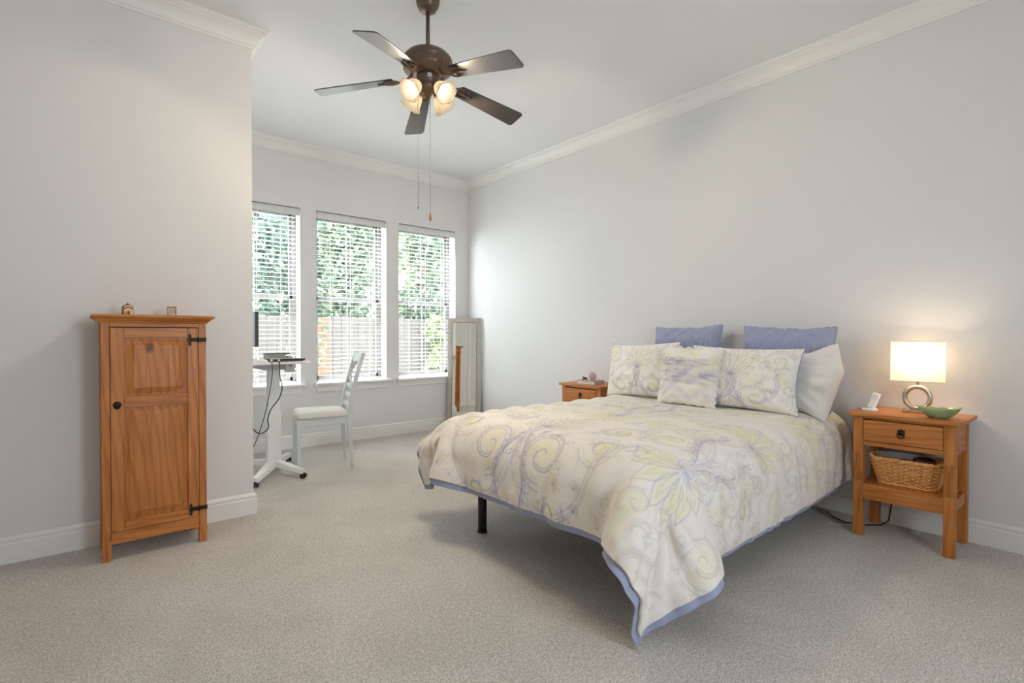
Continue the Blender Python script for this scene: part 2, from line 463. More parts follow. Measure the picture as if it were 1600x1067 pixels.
# inside-mounted two-inch blinds, slats open
BL = ['white slatted blind partly hidden behind the wall corner, above the standing desk',
      'white slatted blind on the middle window behind the dining chair',
      'white slatted blind on the window nearest the standing mirror']
for k, (a, b) in enumerate(WIN):
    w = (b - a) / 2 - 0.006; h = WZ1 - WZ0
    root = thing('window_blind', BL[k], 'blind', ((a + b) / 2, YB, WZ0), 0, 'window blinds')
    m = MB(); m.box(-w + 0.002, w - 0.002, 0.016, 0.066, h - 0.05, h - 0.006); m.build('head_rail', M['white_metal'], root)
    m = MB(); m.box(-w, w, 0.003, 0.012, h - 0.078, h - 0.010)
    m.box(-w, w, 0.000, 0.012, h - 0.078, h - 0.070); m.box(-w, w, 0.000, 0.012, h - 0.020, h - 0.010)
    m.build('valance', M['blind'], root, 0.002)
    m = MB(); pitch = 0.0435; n = int((h - 0.13) / pitch)
    wsl = w - 0.028
    tl = 0.04
    for q in range(n):
        z = h - 0.095 - q * pitch
        P = np.zeros((2, 5, 3))
        for j, t in enumerate(np.linspace(-1, 1, 5)):
            P[:, j, 1] = 0.041 + 0.0245 * t * math.cos(tl); P[:, j, 2] = z + 0.0022 * (1 - t * t) + 0.0245 * t * math.sin(tl)
        P[0, :, 0] = -wsl; P[1, :, 0] = wsl
        top = P.copy(); bot = P.copy(); bot[:, :, 2] -= 0.0026
        m.grid(top, smooth=False); m.grid(bot, flip=True, smooth=False)
        for j in (0, 4):
            m.add([top[0, j], top[1, j], bot[1, j], bot[0, j]], [(0, 1, 2, 3)])
        for i in (0, 1):
            m.add([*top[i], *bot[i][::-1]], [tuple(range(10))])
    zl = h - 0.095 - (n - 1) * pitch
    m.build('slats', M['blind'], root)
    m = MB(); m.box(-wsl, wsl, 0.018, 0.064, 0.008, 0.026); m.build('bottom_rail', M['blind'], root, 0.003)
    m = MB()
    for x in (-wsl * 0.62, 0.0, wsl * 0.62):
        for y in (0.0165, 0.0655): m.box(x - 0.0012, x + 0.0012, y - 0.0006, y + 0.0006, 0.01, h - 0.05)
    m.build('ladder_cords', M['white_cloth'], root)
    m = MB(); m.cyl((-wsl + 0.07, 0.010, h - 0.09), (-wsl + 0.07, 0.010, h - 0.95), 0.0035, n=8); m.build('tilt_wand', M['white_plastic'], root)

# door and light switch on the unseen side wall (they show in the standing mirror)
root = bpy.data.objects.new('door_1', None); C.objects.link(root); struct(root); root.location = (XW, 2.35, 0)
m = MB()
for bx in ((-0.52, -0.43, 0, 2.12), (0.43, 0.52, 0, 2.12), (-0.52, 0.52, 2.03, 2.12)): m.box(0.0, 0.02, bx[0], bx[1], bx[2], bx[3])
m.build('door_casing', M['trim'], root, 0.004)
m = MB(); m.box(0.0, 0.012, -0.43, 0.43, 0.005, 2.03)
for z0, z1 in ((0.2, 0.85), (1.0, 1.9)):
    for y0, y1 in ((-0.33, -0.05), (0.05, 0.33)): m.box(0.012, 0.018, y0, y1, z0, z1)
m.build('door_leaf', M['trim'], root, 0.004)

rng = random.Random(7)
FY, FT = 8.35, 1.44
# ------------------------------------------------------------------ outside: added bounce slab, lawn, fence, trees
m = MB(); m.box(-12, 22, YB + T + 0.02, 30, -0.42, -0.32); o = m.build('ground', M['grass']); struct(o)
m = MB(); m.box(-3, 9, YB + T + 0.02, FY - 0.5, -0.33, -0.30); struct(m.build('floor_bounce', M['bounce_slab']))  # unseen pale slab, added to bounce daylight up to the ceiling
fence = thing('wooden_fence', 'weathered vertical board fence seen through the blinds', 'fence', (3.5, FY, -0.32))
m = MB(); x = -4.5
while x < 5.5:
    bw = 0.138; t = FT + 0.32 + rng.uniform(-0.025, 0.02); y = rng.uniform(-0.006, 0.006)
    m.prism([(x, 0.02), (x + bw, 0.02), (x + bw, t - 0.03), (x + bw - 0.03, t), (x + 0.03, t), (x, t - 0.03)], lambda p, q, d: (p, d + y, q), -0.009, 0.009)
    x += bw + 0.006
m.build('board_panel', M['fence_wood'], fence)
for px in (-3.0, -0.45, 2.4):
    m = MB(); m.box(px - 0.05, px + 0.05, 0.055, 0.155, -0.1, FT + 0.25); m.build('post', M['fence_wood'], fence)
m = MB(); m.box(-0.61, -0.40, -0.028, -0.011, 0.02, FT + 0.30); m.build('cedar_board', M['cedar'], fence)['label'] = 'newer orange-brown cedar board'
for z in (0.3, 1.3):
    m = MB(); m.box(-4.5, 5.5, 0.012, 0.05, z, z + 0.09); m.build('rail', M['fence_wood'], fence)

def leaves(n, blobs, size, seed):
    r = np.random.default_rng(seed)
    bl = np.array(blobs, float); vol = bl[:, 3] * bl[:, 4] * bl[:, 5]; pick = r.choice(len(bl), n, p=vol / vol.sum())
    d = r.standard_normal((n, 3)); d /= np.linalg.norm(d, axis=1, keepdims=True)
    rad = r.uniform(0.35, 1.0, (n, 1)) ** 0.45
    P = bl[pick, :3] + d * rad * bl[pick, 3:6]
    a = r.standard_normal((n, 3)); a /= np.linalg.norm(a, axis=1, keepdims=True)
    b = np.cross(a, r.standard_normal((n, 3))); b /= np.linalg.norm(b, axis=1, keepdims=True)
    s = size * r.uniform(0.6, 1.3, (n, 1)); c = np.cross(a, b)
    V = np.stack([P - a * s, P - b * s * 0.42 + c * s * 0.12, P + a * s, P + b * s * 0.42 + c * s * 0.12], 1).reshape(-1, 3)
    m = MB(); m.v = [tuple(x) for x in V.tolist()]
    m.f = [[4 * i, 4 * i + 1, 4 * i + 2, 4 * i + 3] for i in range(n)]; m.s = [False] * n; m.mi = [0] * n
    return m
TREES = [((0.5, 9.6, 0), 'leaf_b', 'blue green bushy tree beyond the fence behind the standing desk', 1),
         ((2.2, 9.7, 0), 'leaf_b', 'dark bushy tree beyond the fence, second along from the standing desk', 2),
         ((3.9, 9.6, 0), 'leaf_a', 'mid green bushy tree beyond the fence behind the dining chair', 3),
         ((5.6, 9.7, 0), 'leaf_a', 'dark green bushy tree beyond the fence behind the window by the mirror', 4),
         ((7.3, 9.6, 0), 'leaf_c', 'yellow green bushy tree at the mirror end of the fence', 5),
         ((1.2, 12.2, 1), 'leaf_a', 'tall pale green tree rising behind the bushy trees, by the wall corner', 6),
         ((4.3, 12.2, 1), 'leaf_b', 'tall blue green tree rising behind the bushy trees, in the middle window', 7),
         ((7.6, 12.2, 1), 'leaf_c', 'tall yellow green tree rising behind the bushy trees, in the window by the mirror', 8)]
for (x, y, back), lf, lab, sd in TREES:
    r = random.Random(sd)
    root = thing('garden_tree', lab, 'tree', (x, y, -0.32), 0, 'trees beyond the fence')
    if back: bl = [(r.uniform(-0.85, 0.85), r.uniform(-0.4, 0.4), r.uniform(2.0, 6.2), r.uniform(0.5, 0.65), r.uniform(0.4, 0.6), r.uniform(0.6, 1.0)) for _ in range(18)]
    else: bl = [(r.uniform(-0.3, 0.3), r.uniform(-0.2, 0.2), r.uniform(1.2, 3.9), r.uniform(0.4, 0.54), r.uniform(0.4, 0.55), r.uniform(0.4, 0.7)) for _ in range(14)]
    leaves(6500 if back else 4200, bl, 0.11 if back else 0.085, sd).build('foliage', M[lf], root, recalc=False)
    k = 1.45 if back else 1.0
    m = MB(); m.tube([(0, 0, -0.02), (0.05, 0, 1.0 * k), (-0.03, 0.05, 2.4 * k), (0.08, 0, 3.8 * k)], [0.11, 0.09, 0.07, 0.03], 10)
    for q in range(6):
        zz = (1.2 + q * 0.45) * k; a = q * 2.2
        m.tube([(0.02, 0, zz), (0.3 * math.cos(a), 0.25 * math.sin(a), zz + 0.45), (0.5 * math.cos(a), 0.4 * math.sin(a), zz + 0.9)], [0.04, 0.025, 0.01], 6)
    m.build('trunk', M['bark'], root)
root = thing('climbing_vine', 'bright green vine spilling over the fence near the mirror', 'vine', (5.05, FY - 0.26, -0.32))
bl = [(-0.05, 0, 1.55, 0.3, 0.12, 0.28), (0.08, 0, 1.15, 0.26, 0.12, 0.3), (-0.12, 0, 0.85, 0.2, 0.1, 0.25), (0.1, 0, 0.5, 0.28, 0.12, 0.25)]
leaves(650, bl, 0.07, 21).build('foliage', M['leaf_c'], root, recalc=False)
m = MB(); m.tube([(0, 0.06, 0), (0.06, 0.08, 0.6), (-0.06, 0.06, 1.2), (0.02, 0.05, 1.8)], [0.02, 0.016, 0.012, 0.006], 6); m.build('stem', M['bark'], root)
root = thing('climbing_vine', 'small loose vine on the orange cedar fence board', 'vine', (2.85, FY - 0.22, -0.32))
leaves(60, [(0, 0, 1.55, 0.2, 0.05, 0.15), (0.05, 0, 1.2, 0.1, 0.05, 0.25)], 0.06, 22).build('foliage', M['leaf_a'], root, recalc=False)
m = MB(); m.tube([(0, 0.06, 0), (0.03, 0.06, 0.8), (0.0, 0.06, 1.7)], [0.01, 0.008, 0.005], 6); m.build('stem', M['bark'], root)
# ------------------------------------------------------------------ pine cabinet
def raised_panel(m, x0, x1, z0, z1, y, f):
    """sunken field with a bevelled raised centre; y is the field plane, towards -y is out"""
    bw = 0.042; r = 0.010
    xs = [x0, x0 + 0.012, x0 + bw, x1 - bw, x1 - 0.012, x1]; zs = [z0, z0 + 0.012, z0 + bw, z1 - bw, z1 - 0.012, z1]
    def h(i, j):
        k = min(i, j, 5 - i, 5 - j); return {0: 0.0, 1: 0.0005, 2: r}[k]
    P = np.array([[f(xs[i], y - h(i, j), zs[j]) for j in range(6)] for i in range(6)])
    m.grid(P, smooth=False)
cab = thing('storage_cabinet', 'tall narrow pine cabinet with one panelled door and iron hinges', 'cabinet', (0.307, 3.40, 0))
W, D, H = 0.2275, 0.135, 1.24
m = MB()
for sx in (-1, 1):
    for sy in (-1, 1):
        x0 = sx * W; x1 = sx * (W - 0.036); y0 = sy * D; y1 = sy * (D - 0.036)
        m.box(min(x0, x1), max(x0, x1), min(y0, y1), max(y0, y1), 0.085, 1.205)
m.build('corner_posts', M['pine_z'], cab, 0.003)
for sx in (-1, 1):
    for sy in (-1, 1):
        x0 = sx * (W + 0.001); x1 = sx * (W - 0.037); y0 = sy * (D + 0.001); y1 = sy * (D - 0.037)
        m = MB(); m.box(min(x0, x1), max(x0, x1), min(y0, y1), max(y0, y1), 0, 0.086)
        m.box(min(x0, x1) - 0.001, max(x0, x1) + 0.001, min(y0, y1) - 0.001, max(y0, y1) + 0.001, 0.022, 0.026); m.build('leg', M['pine_z2'], cab, 0.002)
m = MB(); iw = W - 0.036
m.box(-iw, iw, -D + 0.004, -D + 0.030, 0.082, 0.142); m.build('bottom_rail', M['pine_x2'], cab, 0.002)
m = MB(); m.box(-iw, iw, -D + 0.002, -D + 0.030, 1.178, 1.206); m.build('top_rail', M['pine_x2'], cab, 0.002)
for sx in (-1, 1):
    m = MB(); xx = sx * (W - 0.008)
    ys = D - 0.036
    for z0, z1 in ((0.10, 0.17), (1.13, 1.206)): m.box(min(xx, xx - sx * 0.02), max(xx, xx - sx * 0.02), -ys, ys, z0, z1)
    raised_panel(m, -ys, ys, 0.17, 1.13, 0, lambda a, b, c: (sx * (W - 0.020) - sx * b, a, c))
    m.build('side_panel', M['pine_z2'], cab)
m = MB(); m.box(-W + 0.01, W - 0.01, D - 0.012, D - 0.004, 0.1, 1.2); m.build('back_panel', M['pine_z2'], cab)
m = MB(); m.box(-iw, iw, -D + 0.03, D - 0.015, 0.11, 0.128); m.build('bottom_board', M['pine_x2'], cab)
m = MB()
prof = [(0, 1.198), (0.006, 1.200), (0.010, 1.207), (0.020, 1.214), (0.026, 1.222), (0.034, 1.224), (0.038, 1.231), (0.036, 1.241), (0.0, 1.241)]
ring = []
for d, z in prof: ring.append([(-W - d, -D - d, z), (W + d, -D - d, z), (W + d, D + min(d, 0.012), z), (-W - d, D + min(d, 0.012), z)])
vs = [p for r_ in ring for p in r_]
fs = [(4 * k + j, 4 * k + (j + 1) % 4, 4 * k + 4 + (j + 1) % 4, 4 * k + 4 + j) for k in range(len(prof) - 2) for j in range(4)]
L = 4 * (len(prof) - 2); fs += [(L, L + 1, L + 2, L + 3), (3, 2, 1, 0)]
m.add(vs, fs); m.build('top', M['pine_x'], cab, 0.001)
door = None
dx0, dx1 = -0.190, 0.190
m = MB(); y0, y1 = -D - 0.004, -D + 0.018
for bx in ((dx0, dx0 + 0.055, 0.145, 1.175), (dx1 - 0.050, dx1, 0.145, 1.175)): m.box(bx[0], bx[1], y0, y1, bx[2], bx[3])
door = m.build('door', M['pine_z'], cab, 0.002)
xa, xb = dx0 + 0.055, dx1 - 0.050
for z0, z1 in ((0.145, 0.192), (0.770, 0.824), (1.124, 1.175)):
    m = MB(); m.box(xa, xb, y0 + 0.0008, y1, z0, z1); m.build('door_rail', M['pine_x2'], door, 0.002)
m = MB()
raised_panel(m, xa, xb, 0.192, 0.770, y0 + 0.014, lambda a, b, c: (a, b, c)); raised_panel(m, xa, xb, 0.824, 1.124, y0 + 0.014, lambda a, b, c: (a, b, c))
m.build('door_panels', M['pine_z'], door)
# round iron pull with a back plate
m = MB(); kx, kz = dx0 + 0.026, 0.785
m.lathe([(0.0, 0.006), (0.012, 0.005), (0.017, 0.002), (0.018, 0)], 16, Matrix.Translation((kx, y0, kz)) @ Matrix.Rotation(PI / 2, 4, 'X'))
m.tube([(kx + 0.011 * math.sin(a), y0 - 0.008 - 0.002 * math.cos(a), kz - 0.007 + 0.012 * math.cos(a)) for a in np.linspace(0, 2 * PI, 20)[:-1]], 0.0028, 8, closed=True)
m.lathe([(0.0, 0.012), (0.005, 0.010), (0.006, 0.004)], 12, Matrix.Translation((kx, y0, kz + 0.006)) @ Matrix.Rotation(PI / 2, 4, 'X'))
m.build('door_knob', M['iron'], door)
for z in (1.112, 0.190):
    m = MB(); yy = y0 - 0.003
    m.box(dx1 - 0.036, W + 0.001, yy, y0 + 0.001, z - 0.011, z + 0.011)
    m.cyl((dx1 - 0.0, yy - 0.002, z - 0.013), (dx1, yy - 0.002, z + 0.013), 0.0045, n=10)
    fx = dx1 - 0.040
    m.prism([(fx - 0.005, z - 0.012), (fx + 0.007, z - 0.014), (fx + 0.008, z + 0.014), (fx - 0.005, z + 0.012), (fx - 0.010, z)], lambda a, b, d: (a, d, b), yy, y0 + 0.001)
    for s in (-1, 1):
        m.lathe([(0.0, 0.004), (0.006, 0.0035), (0.0075, 0.0)], 12, Matrix.Translation((fx + 0.001, y0, z + s * 0.020)) @ Matrix.Rotation(PI / 2, 4, 'X'))
        m.prism([(fx - 0.006, z + s * 0.024), (fx + 0.001, z + s * 0.036), (fx + 0.008, z + s * 0.024)], lambda a, b, d: (a, d, b), yy, y0 + 0.001)
    for q in (0.2, 0.6): m.lathe([(0.0, 0.005), (0.003, 0.004), (0.004, 0.002)], 8, Matrix.Translation((dx1 - 0.03 + q * 0.06, yy + 0.003, z)) @ Matrix.Rotation(PI / 2, 4, 'X'))
    m.build('hinge', M['iron'], door)

# keepsakes on the cabinet
orn = thing('keepsake_ornament', 'little arched ornament with tiny painted figures on the pine cabinet', 'ornament', (0.195, 3.36, 1.241), 0.25)
arch = [(-0.023, 0), (0.023, 0), (0.023, 0.038)] + [(0.023 * math.cos(a), 0.038 + 0.018 * math.sin(a)) for a in np.linspace(0, PI, 9)[1:-1]] + [(-0.023, 0.038)]
m = MB(); m.prism(arch, lambda a, b, d: (a, d, b), -0.006, 0.012)
m.build('arched_case', paint('red_brown_lacquer', (128, 62, 42), 0.4, 0.1, 60), orn, 0.001)
m = MB(); m.prism([(a * 0.84, 0.004 + b * 0.86) for a, b in arch], lambda a, b, d: (a, d, b), -0.0085, -0.0055); m.build('cream_backing', paint('cream_enamel', (232, 206, 160), 0.4, 0.06, 120), orn)
m = MB(); m.tube([(0.016 * math.cos(a), -0.0095, 0.029 + 0.014 * math.sin(a)) for a in np.linspace(0.1, PI - 0.1, 12)], 0.0026, 6); m.build('green_garland', paint('green_enamel', (112, 122, 52), 0.4, 0.1, 200), orn)
for k, (x, hh, c) in enumerate(((-0.009, 0.018, (196, 150, 110)), (0.001, 0.021, (150, 96, 52)), (0.010, 0.016, (236, 206, 190)))):
    m = MB(); m.lathe([(0.0055, 0.0), (0.0048, hh * 0.4), (0.0028, hh * 0.68), (0.0036, hh * 0.8), (0.0030, hh * 0.94), (0, hh)], 12, Matrix.Translation((x, -0.0125, 0.004)))
    m.box(x - 0.005, x + 0.005, -0.018, -0.006, 0, 0.0045)
    m.build('figurine', paint('figurine_glaze', c, 0.4, 0.1, 200), orn)
m = MB(); m.lathe([(0.005, 0), (0.006, 0.004), (0.003, 0.008), (0, 0.009)], 10, Matrix.Translation((0, 0.003, 0.054))); m.build('finial', M['iron'], orn)
kb = thing('keepsake_plaque', 'small pale square plaque with white crystals at its foot on the pine cabinet', 'ornament', (0.388, 3.36, 1.241), -0.15)
m = MB()
for bx in ((-0.022, -0.018, 0, 0.052), (0.018, 0.022, 0, 0.052), (-0.022, 0.022, 0.046, 0.052), (-0.022, 0.022, 0, 0.005)): m.box(bx[0], bx[1], -0.006, 0.006, bx[2], bx[3])
m.build('frame', paint('pale_bronze_frame', (176, 158, 142), 0.4, 0.05), kb, 0.001)
m = MB(); m.box(-0.018, 0.018, -0.002, 0.003, 0.005, 0.046); m.build('picture', paint('faded_card', (206, 186, 168), 0.6, 0.12, 90), kb)
m = MB(); r = random.Random(3)
for q in range(7):
    x = r.uniform(-0.006, 0.017); zz = r.uniform(0.006, 0.016) + (0.008 if abs(x - 0.007) < 0.005 else 0); m.cyl((x, -0.009 - r.uniform(0, 0.004), 0.0), (x + r.uniform(-0.003, 0.003), -0.010, zz), 0.0035, 0.0008, 6)
m.build('crystals', paint('white_crystal', (245, 232, 226), 0.15, 0.02), kb)

# ------------------------------------------------------------------ nightstands
def nightstand(label, loc):
    ns = thing('nightstand', label, 'nightstand', loc, 0, 'pine nightstands')
    D, W = 0.172, 0.226                     # half depth (x), half width (y); front is -x
    for sx in (-1, 1):
        for sy in (-1, 1):
            x0, x1 = sorted((sx * D, sx * (D - 0.046))); y0, y1 = sorted((sy * W, sy * (W - 0.048)))
            m = MB(); m.box(x0, x1, y0, y1, 0, 0.684)
            lg = m.build('leg', M['pine_z2'], ns, 0.002)
            if sx == -1:
                m = MB()
                for q in range(5):
                    yc = y0 + 0.008 + q * 0.008
                    m.tube([(x0 - 0.0005, yc, 0.315), (x0 - 0.0022, yc, 0.320), (x0 - 0.0022, yc, 0.470), (x0 - 0.0005, yc, 0.475)], 0.0036, 8)
                m.build('reeding', M['pine_z2'], lg)
    m = MB()
    P = []
    tx0, tx1, ty = -D - 0.030, D + 0.012, W + 0.031
    c = 0.03
    for (cx, cy, a0) in ((tx0 + c, -ty + c, PI), (tx1 - 0.004, -ty + 0.004, 1.5 * PI), (tx1 - 0.004, ty - 0.004, 0), (tx0 + c, ty - c, PI / 2)):
        rr = c if cx < 0 else 0.004
        P += [(cx + rr * math.cos(a0 + q * PI / 12), cy + rr * math.sin(a0 + q * PI / 12)) for q in range(7)]
    m.prism(P, lambda a, b, d: (a, b, d), 0.684, 0.704)
    m.build('top', M['pine_y'], ns, 0.005, 3)
    m = MB(); m.box(-D + 0.006, -D + 0.026, -W + 0.046, W - 0.046, 0.519, 0.545); m.box(-D + 0.006, -D + 0.026, -W + 0.046, W - 0.046, 0.668, 0.684)
    m.build('apron', M['pine_y2'], ns, 0.002)
    for sy in (-1, 1):
        m = MB(); y0, y1 = sorted((sy * (W - 0.006), sy * (W - 0.022))); m.box(-D + 0.04, D - 0.04, y0, y1, 0.519, 0.684); m.build('side_panel', M['pine_x2'], ns)
        m = MB(); y0, y1 = sorted((sy * (W - 0.008), sy * (W - 0.026))); m.box(-D + 0.04, D - 0.04, y0, y1, 0.225, 0.285); m.build('shelf_rail', M['pine_x2'], ns)
    m = MB(); m.box(D - 0.024, D - 0.008, -W + 0.046, W - 0.046, 0.519, 0.684); m.build('back_panel', M['pine_y2'], ns)
    m = MB(); m.box(-D + 0.005, D - 0.005, -W + 0.03, W - 0.03, 0.284, 0.300); m.box(-D + 0.006, -D + 0.024, -W + 0.047, W - 0.047, 0.215, 0.2995)
    m.box(D - 0.024, D - 0.006, -W + 0.047, W - 0.047, 0.225, 0.285)
    m.build('shelf', M['pine_y2'], ns, 0.002)
    m = MB(); m.box(-D - 0.004, -D + 0.012, -W + 0.050, W - 0.050, 0.548, 0.665)
    dr = m.build('drawer', M['pine_y'], ns, 0.004, 3)
    m = MB(); x = -D - 0.004; z = 0.612
    R = Matrix.Rotation(-PI / 2, 4, 'Y')
    m.lathe([(0.0, 0.008), (0.006, 0.007), (0.008, 0.003), (0.014, 0.0025), (0.017, 0)], 16, Matrix.Translation((x, 0, z)) @ R)
    for s in (-1, 0, 1): m.lathe([(0.0, 0.004), (0.005, 0.003), (0.006, 0)], 10, Matrix.Translation((x, s * 0.011, z + 0.016 - abs(s) * 0.005)) @ R)
    m.tube([(x - 0.008, 0.015 * math.sin(a), z - 0.012 + 0.015 * math.cos(a)) for a in np.linspace(0, 2 * PI, 22)[:-1]], 0.0032, 8, closed=True)
    m.build('ring_pull', M['iron'], dr)
    return ns
NX_, NY_ = 3.572, 0.783
nightstand('pine nightstand holding the lit lamp, with a wicker basket on its shelf', (NX_, NY_, 0))
nightstand('pine nightstand beyond the bed with a closed book on top', (NX_ - 0.02, 3.095, 0))
TOPZ = 0.704

# lamp
lamp = thing('table_lamp', 'lit bedside lamp with rectangular cream shade on a silver ring base', 'lamp', (3.60, 0.757, TOPZ), 0.17)
m = MB(); m.box(-0.040, 0.040, -0.068, 0.068, 0, 0.020); m.build('base', M['brushed'], lamp, 0.003)
m = MB(); rz, ry = 0.066, 0.064
ringP = []
for a in np.linspace(0, 2 * PI, 49)[:-1]:
    row = []
    for b in np.linspace(0, 2 * PI, 13)[:-1]:
        rr = 0.0130 * math.cos(b); xx = 0.019 * math.sin(b)
        row.append((xx, (ry - 0.008 + rr) * math.sin(a), 0.087 - (rz - 0.006 + rr) * math.cos(a)))
    ringP.append(row)
n1, n2 = 48, 12; vs = [p for r_ in ringP for p in r_]
m.add(vs, [(i * n2 + j, i * n2 + (j + 1) % n2, ((i + 1) % n1) * n2 + (j + 1) % n2, ((i + 1) % n1) * n2 + j) for i in range(n1) for j in range(n2)], True)
m.build('ring_stem', M['brushed'], lamp)
m = MB(); m.cyl((0, 0, 0.152), (0, 0, 0.205), 0.007, n=12); m.cyl((0, 0, 0.2), (0, 0, 0.255), 0.014, n=14); m.build('socket', M['brushed'], lamp)
m = MB(); sx, sy, z0, z1, c = 0.075, 0.119, 0.182, 0.402, 0.010
loopP = []
for cx, cy, a0 in ((sx - c, sy - c, 0), (-sx + c, sy - c, PI / 2), (-sx + c, -sy + c, PI), (sx - c, -sy + c, 1.5 * PI)):
    loopP += [(cx + c * math.cos(a0 + q * PI / 8), cy + c * math.sin(a0 + q * PI / 8)) for q in range(5)]
P = np.array([[(x, y, z) for z in (z0, z1)] for x, y in loopP + loopP[:1]]); m.grid(P)
m.build('lamp_shade', M['shade_cloth'], lamp, recalc=False)
for nm, z in (('lower_trim', z0), ('upper_trim', z1)):
    m = MB(); m.tube([(x * 1.004, y * 1.004, z) for x, y in loopP], 0.0022, 6, closed=True); m.build(nm, M['white_cloth'], lamp)
m = MB(); m.tube([(-sx + 0.002, 0, z1 - 0.01), (0, 0, z1 - 0.03), (sx - 0.002, 0, z1 - 0.01)], 0.0015, 6); m.tube([(0, -sy + 0.002, z1 - 0.01), (0, 0, z1 - 0.03), (0, sy - 0.002, z1 - 0.01)], 0.0015, 6)
m.build('spider', M['brushed'], lamp)
m = MB(); m.lathe([(0.010, 0.0), (0.014, 0.012), (0.027, 0.035), (0.029, 0.050), (0.022, 0.070), (0.0, 0.078)], 20, Matrix.Translation((0, 0, 0.250))); m.build('light_bulb', M['bulb'], lamp)
l = bpy.data.lights.new('lamp_glow', 'POINT'); l.energy = LAMP_W; l.color = (1.0, 0.82, 0.60); l.shadow_soft_size = 0.04
lo = bpy.data.objects.new('lamp_glow', l); C.objects.link(lo); lo.location = (3.60, 0.757, TOPZ + 0.300)

# leaf-shaped bowl
m = MB(); N = 48
def bowl_pt(a, t):
    # t 0..1 from foot to lip; pointed ends, scalloped edge
    L_, Wd = 0.088, 0.058
    ex = 0.36 + 0.64 * t ** 0.75
    x = L_ * math.cos(a) * ex * (1 + 0.10 * abs(math.cos(a)) ** 8 * t); y = Wd * math.sin(a) * ex
    z = 0.050 * t ** 1.5 + t * (0.010 * abs(math.cos(a)) ** 3 + 0.0022 * math.cos(10 * a))
    return x, y, z
ts = np.linspace(0, 1, 9)
P = np.array([[bowl_pt(a, t) for t in ts] for a in np.linspace(0, 2 * PI, N + 1)])
inn = P.copy(); inn[:, :, :2] *= 0.955; inn[:, :, 2] = np.maximum(inn[:, :, 2] + 0.0015, 0.006)
prof = np.concatenate([P * np.array([0.0, 0.0, 0]) if False else np.stack([P[:, 0] * np.array([0, 0, 0])], 1), P, inn[:, ::-1], np.stack([inn[:, 0] * np.array([0, 0, 1])], 1)], 1)
m.grid(prof)
bo = m.build('leaf_bowl', M['green_glaze'], None, loc=(3.475, 0.640, TOPZ)); bo.rotation_euler = (0, 0, PI / 2 + 0.35)
tag(bo, 'small green leaf-shaped bowl in front of the lit lamp', 'bowl')
# cordless phone in its cradle
ph = thing('cordless_phone', 'small white cordless phone leaning in its cradle beside the lit lamp', 'phone', (3.50, 0.958, TOPZ), 0.2)
m = MB()
P = [(-0.035, -0.030), (0.035, -0.030), (0.040, -0.010), (0.040, 0.020), (0.028, 0.036), (-0.028, 0.036), (-0.040, 0.020), (-0.040, -0.010)]
m.prism(P, lambda a, b, d: (b, a, d), 0, 0.014); m.build('cradle', M['white_plastic'], ph, 0.005, 3)
m = MB(); Mx = Matrix.Translation((0.004, -0.002, 0.012)) @ Matrix.Rotation(0.30, 4, 'Y') @ Matrix.Rotation(0.32, 4, 'X')
m.box(-0.009, 0.011, -0.021, 0.021, 0, 0.098, Mx); hs = m.build('handset', M['white_plastic'], ph, 0.007, 3)
m = MB(); m.box(-0.0098, -0.0085, -0.014, 0.014, 0.055, 0.082, Mx); m.build('keypad', paint('pale_keypad', (222, 224, 226), 0.3, 0.03, 200), hs)

# wicker basket: rods woven round upright stakes
bk = thing('wicker_basket', 'honey wicker basket of odds and ends on the lower shelf of the nightstand', 'basket', (3.568, 0.785, 0.301), 0.03)
def brect(t, hx, hy, c):
    """point at arc fraction t of a rounded rectangle"""
    segs = [2 * (hy - c), PI * c / 2, 2 * (hx - c), PI * c / 2] * 2; tot = sum(segs); d = (t % 1) * tot
    pts = [((hx, -hy + c), (hx, hy - c), None), None]
    cur = 0
    corners = [(hx - c, hy - c, 0), (-hx + c, hy - c, PI / 2), (-hx + c, -hy + c, PI), (hx - c, -hy + c, 1.5 * PI)]
    starts = [(hx, -hy + c, 0, 1), (hx - c, hy, -1, 0), (-hx, hy - c, 0, -1), (-hx + c, -hy, 1, 0)]
    for k in range(4):
        s = segs[2 * k]
        if d <= s: x, y, ux, uy = starts[k]; return x + ux * d, y + uy * d, (uy, -ux)
        d -= s; s = segs[2 * k + 1]
        if d <= s:
            a = corners[k][2] + d / c; return corners[k][0] + c * math.cos(a), corners[k][1] + c * math.sin(a), (math.cos(a), math.sin(a))
        d -= s
    return hx, -hy + c, (1, 0)
def bsize(q): return 0.082 + 0.026 * q, 0.126 + 0.036 * q
BH, NS, NR = 0.142, 36, 13
m = MB()
for r_ in range(NR):
    q = (r_ + 0.5) / NR; hx, hy = bsize(q); path = []
    for k in range(NS * 4):
        x, y, nn = brect(k / (NS * 4), hx, hy, 0.025)
        o_ = 0.0060 * math.cos(PI * k / 4 + PI * r_); path.append((x + nn[0] * o_, y + nn[1] * o_, 0.010 + q * (BH - 0.012)))
    m.tube(path, 0.0043, 6, closed=True)
m.build('woven_sides', M['wicker'], bk)
m = MB()
for k in range(NS):
    pts = []
    for q in (0, 0.5, 1.0):
        hx, hy = bsize(q); x, y, nn = brect((k + 0.0) / NS, hx, hy, 0.025); pts.append((x, y, 0.004 + q * BH))
    m.tube(pts, 0.0034, 6)
m.build('stakes', M['wicker'], bk)
m = MB()
for ph_ in (0, PI):
    path = []
    for k in range(160):
        hx, hy = bsize(1.0); x, y, nn = brect(k / 160, hx + 0.002, hy + 0.002, 0.025); a = k * 2 * PI * 26 / 160 + ph_
        path.append((x + nn[0] * 0.005 * math.cos(a), y + nn[1] * 0.005 * math.cos(a), BH + 0.004 + 0.005 * math.sin(a) + 0.016 * max(0, abs(y) / hy - 0.86) / 0.14))
    m.tube(path, 0.006, 6, closed=True)
m.build('braided_rim', M['wicker'], bk)
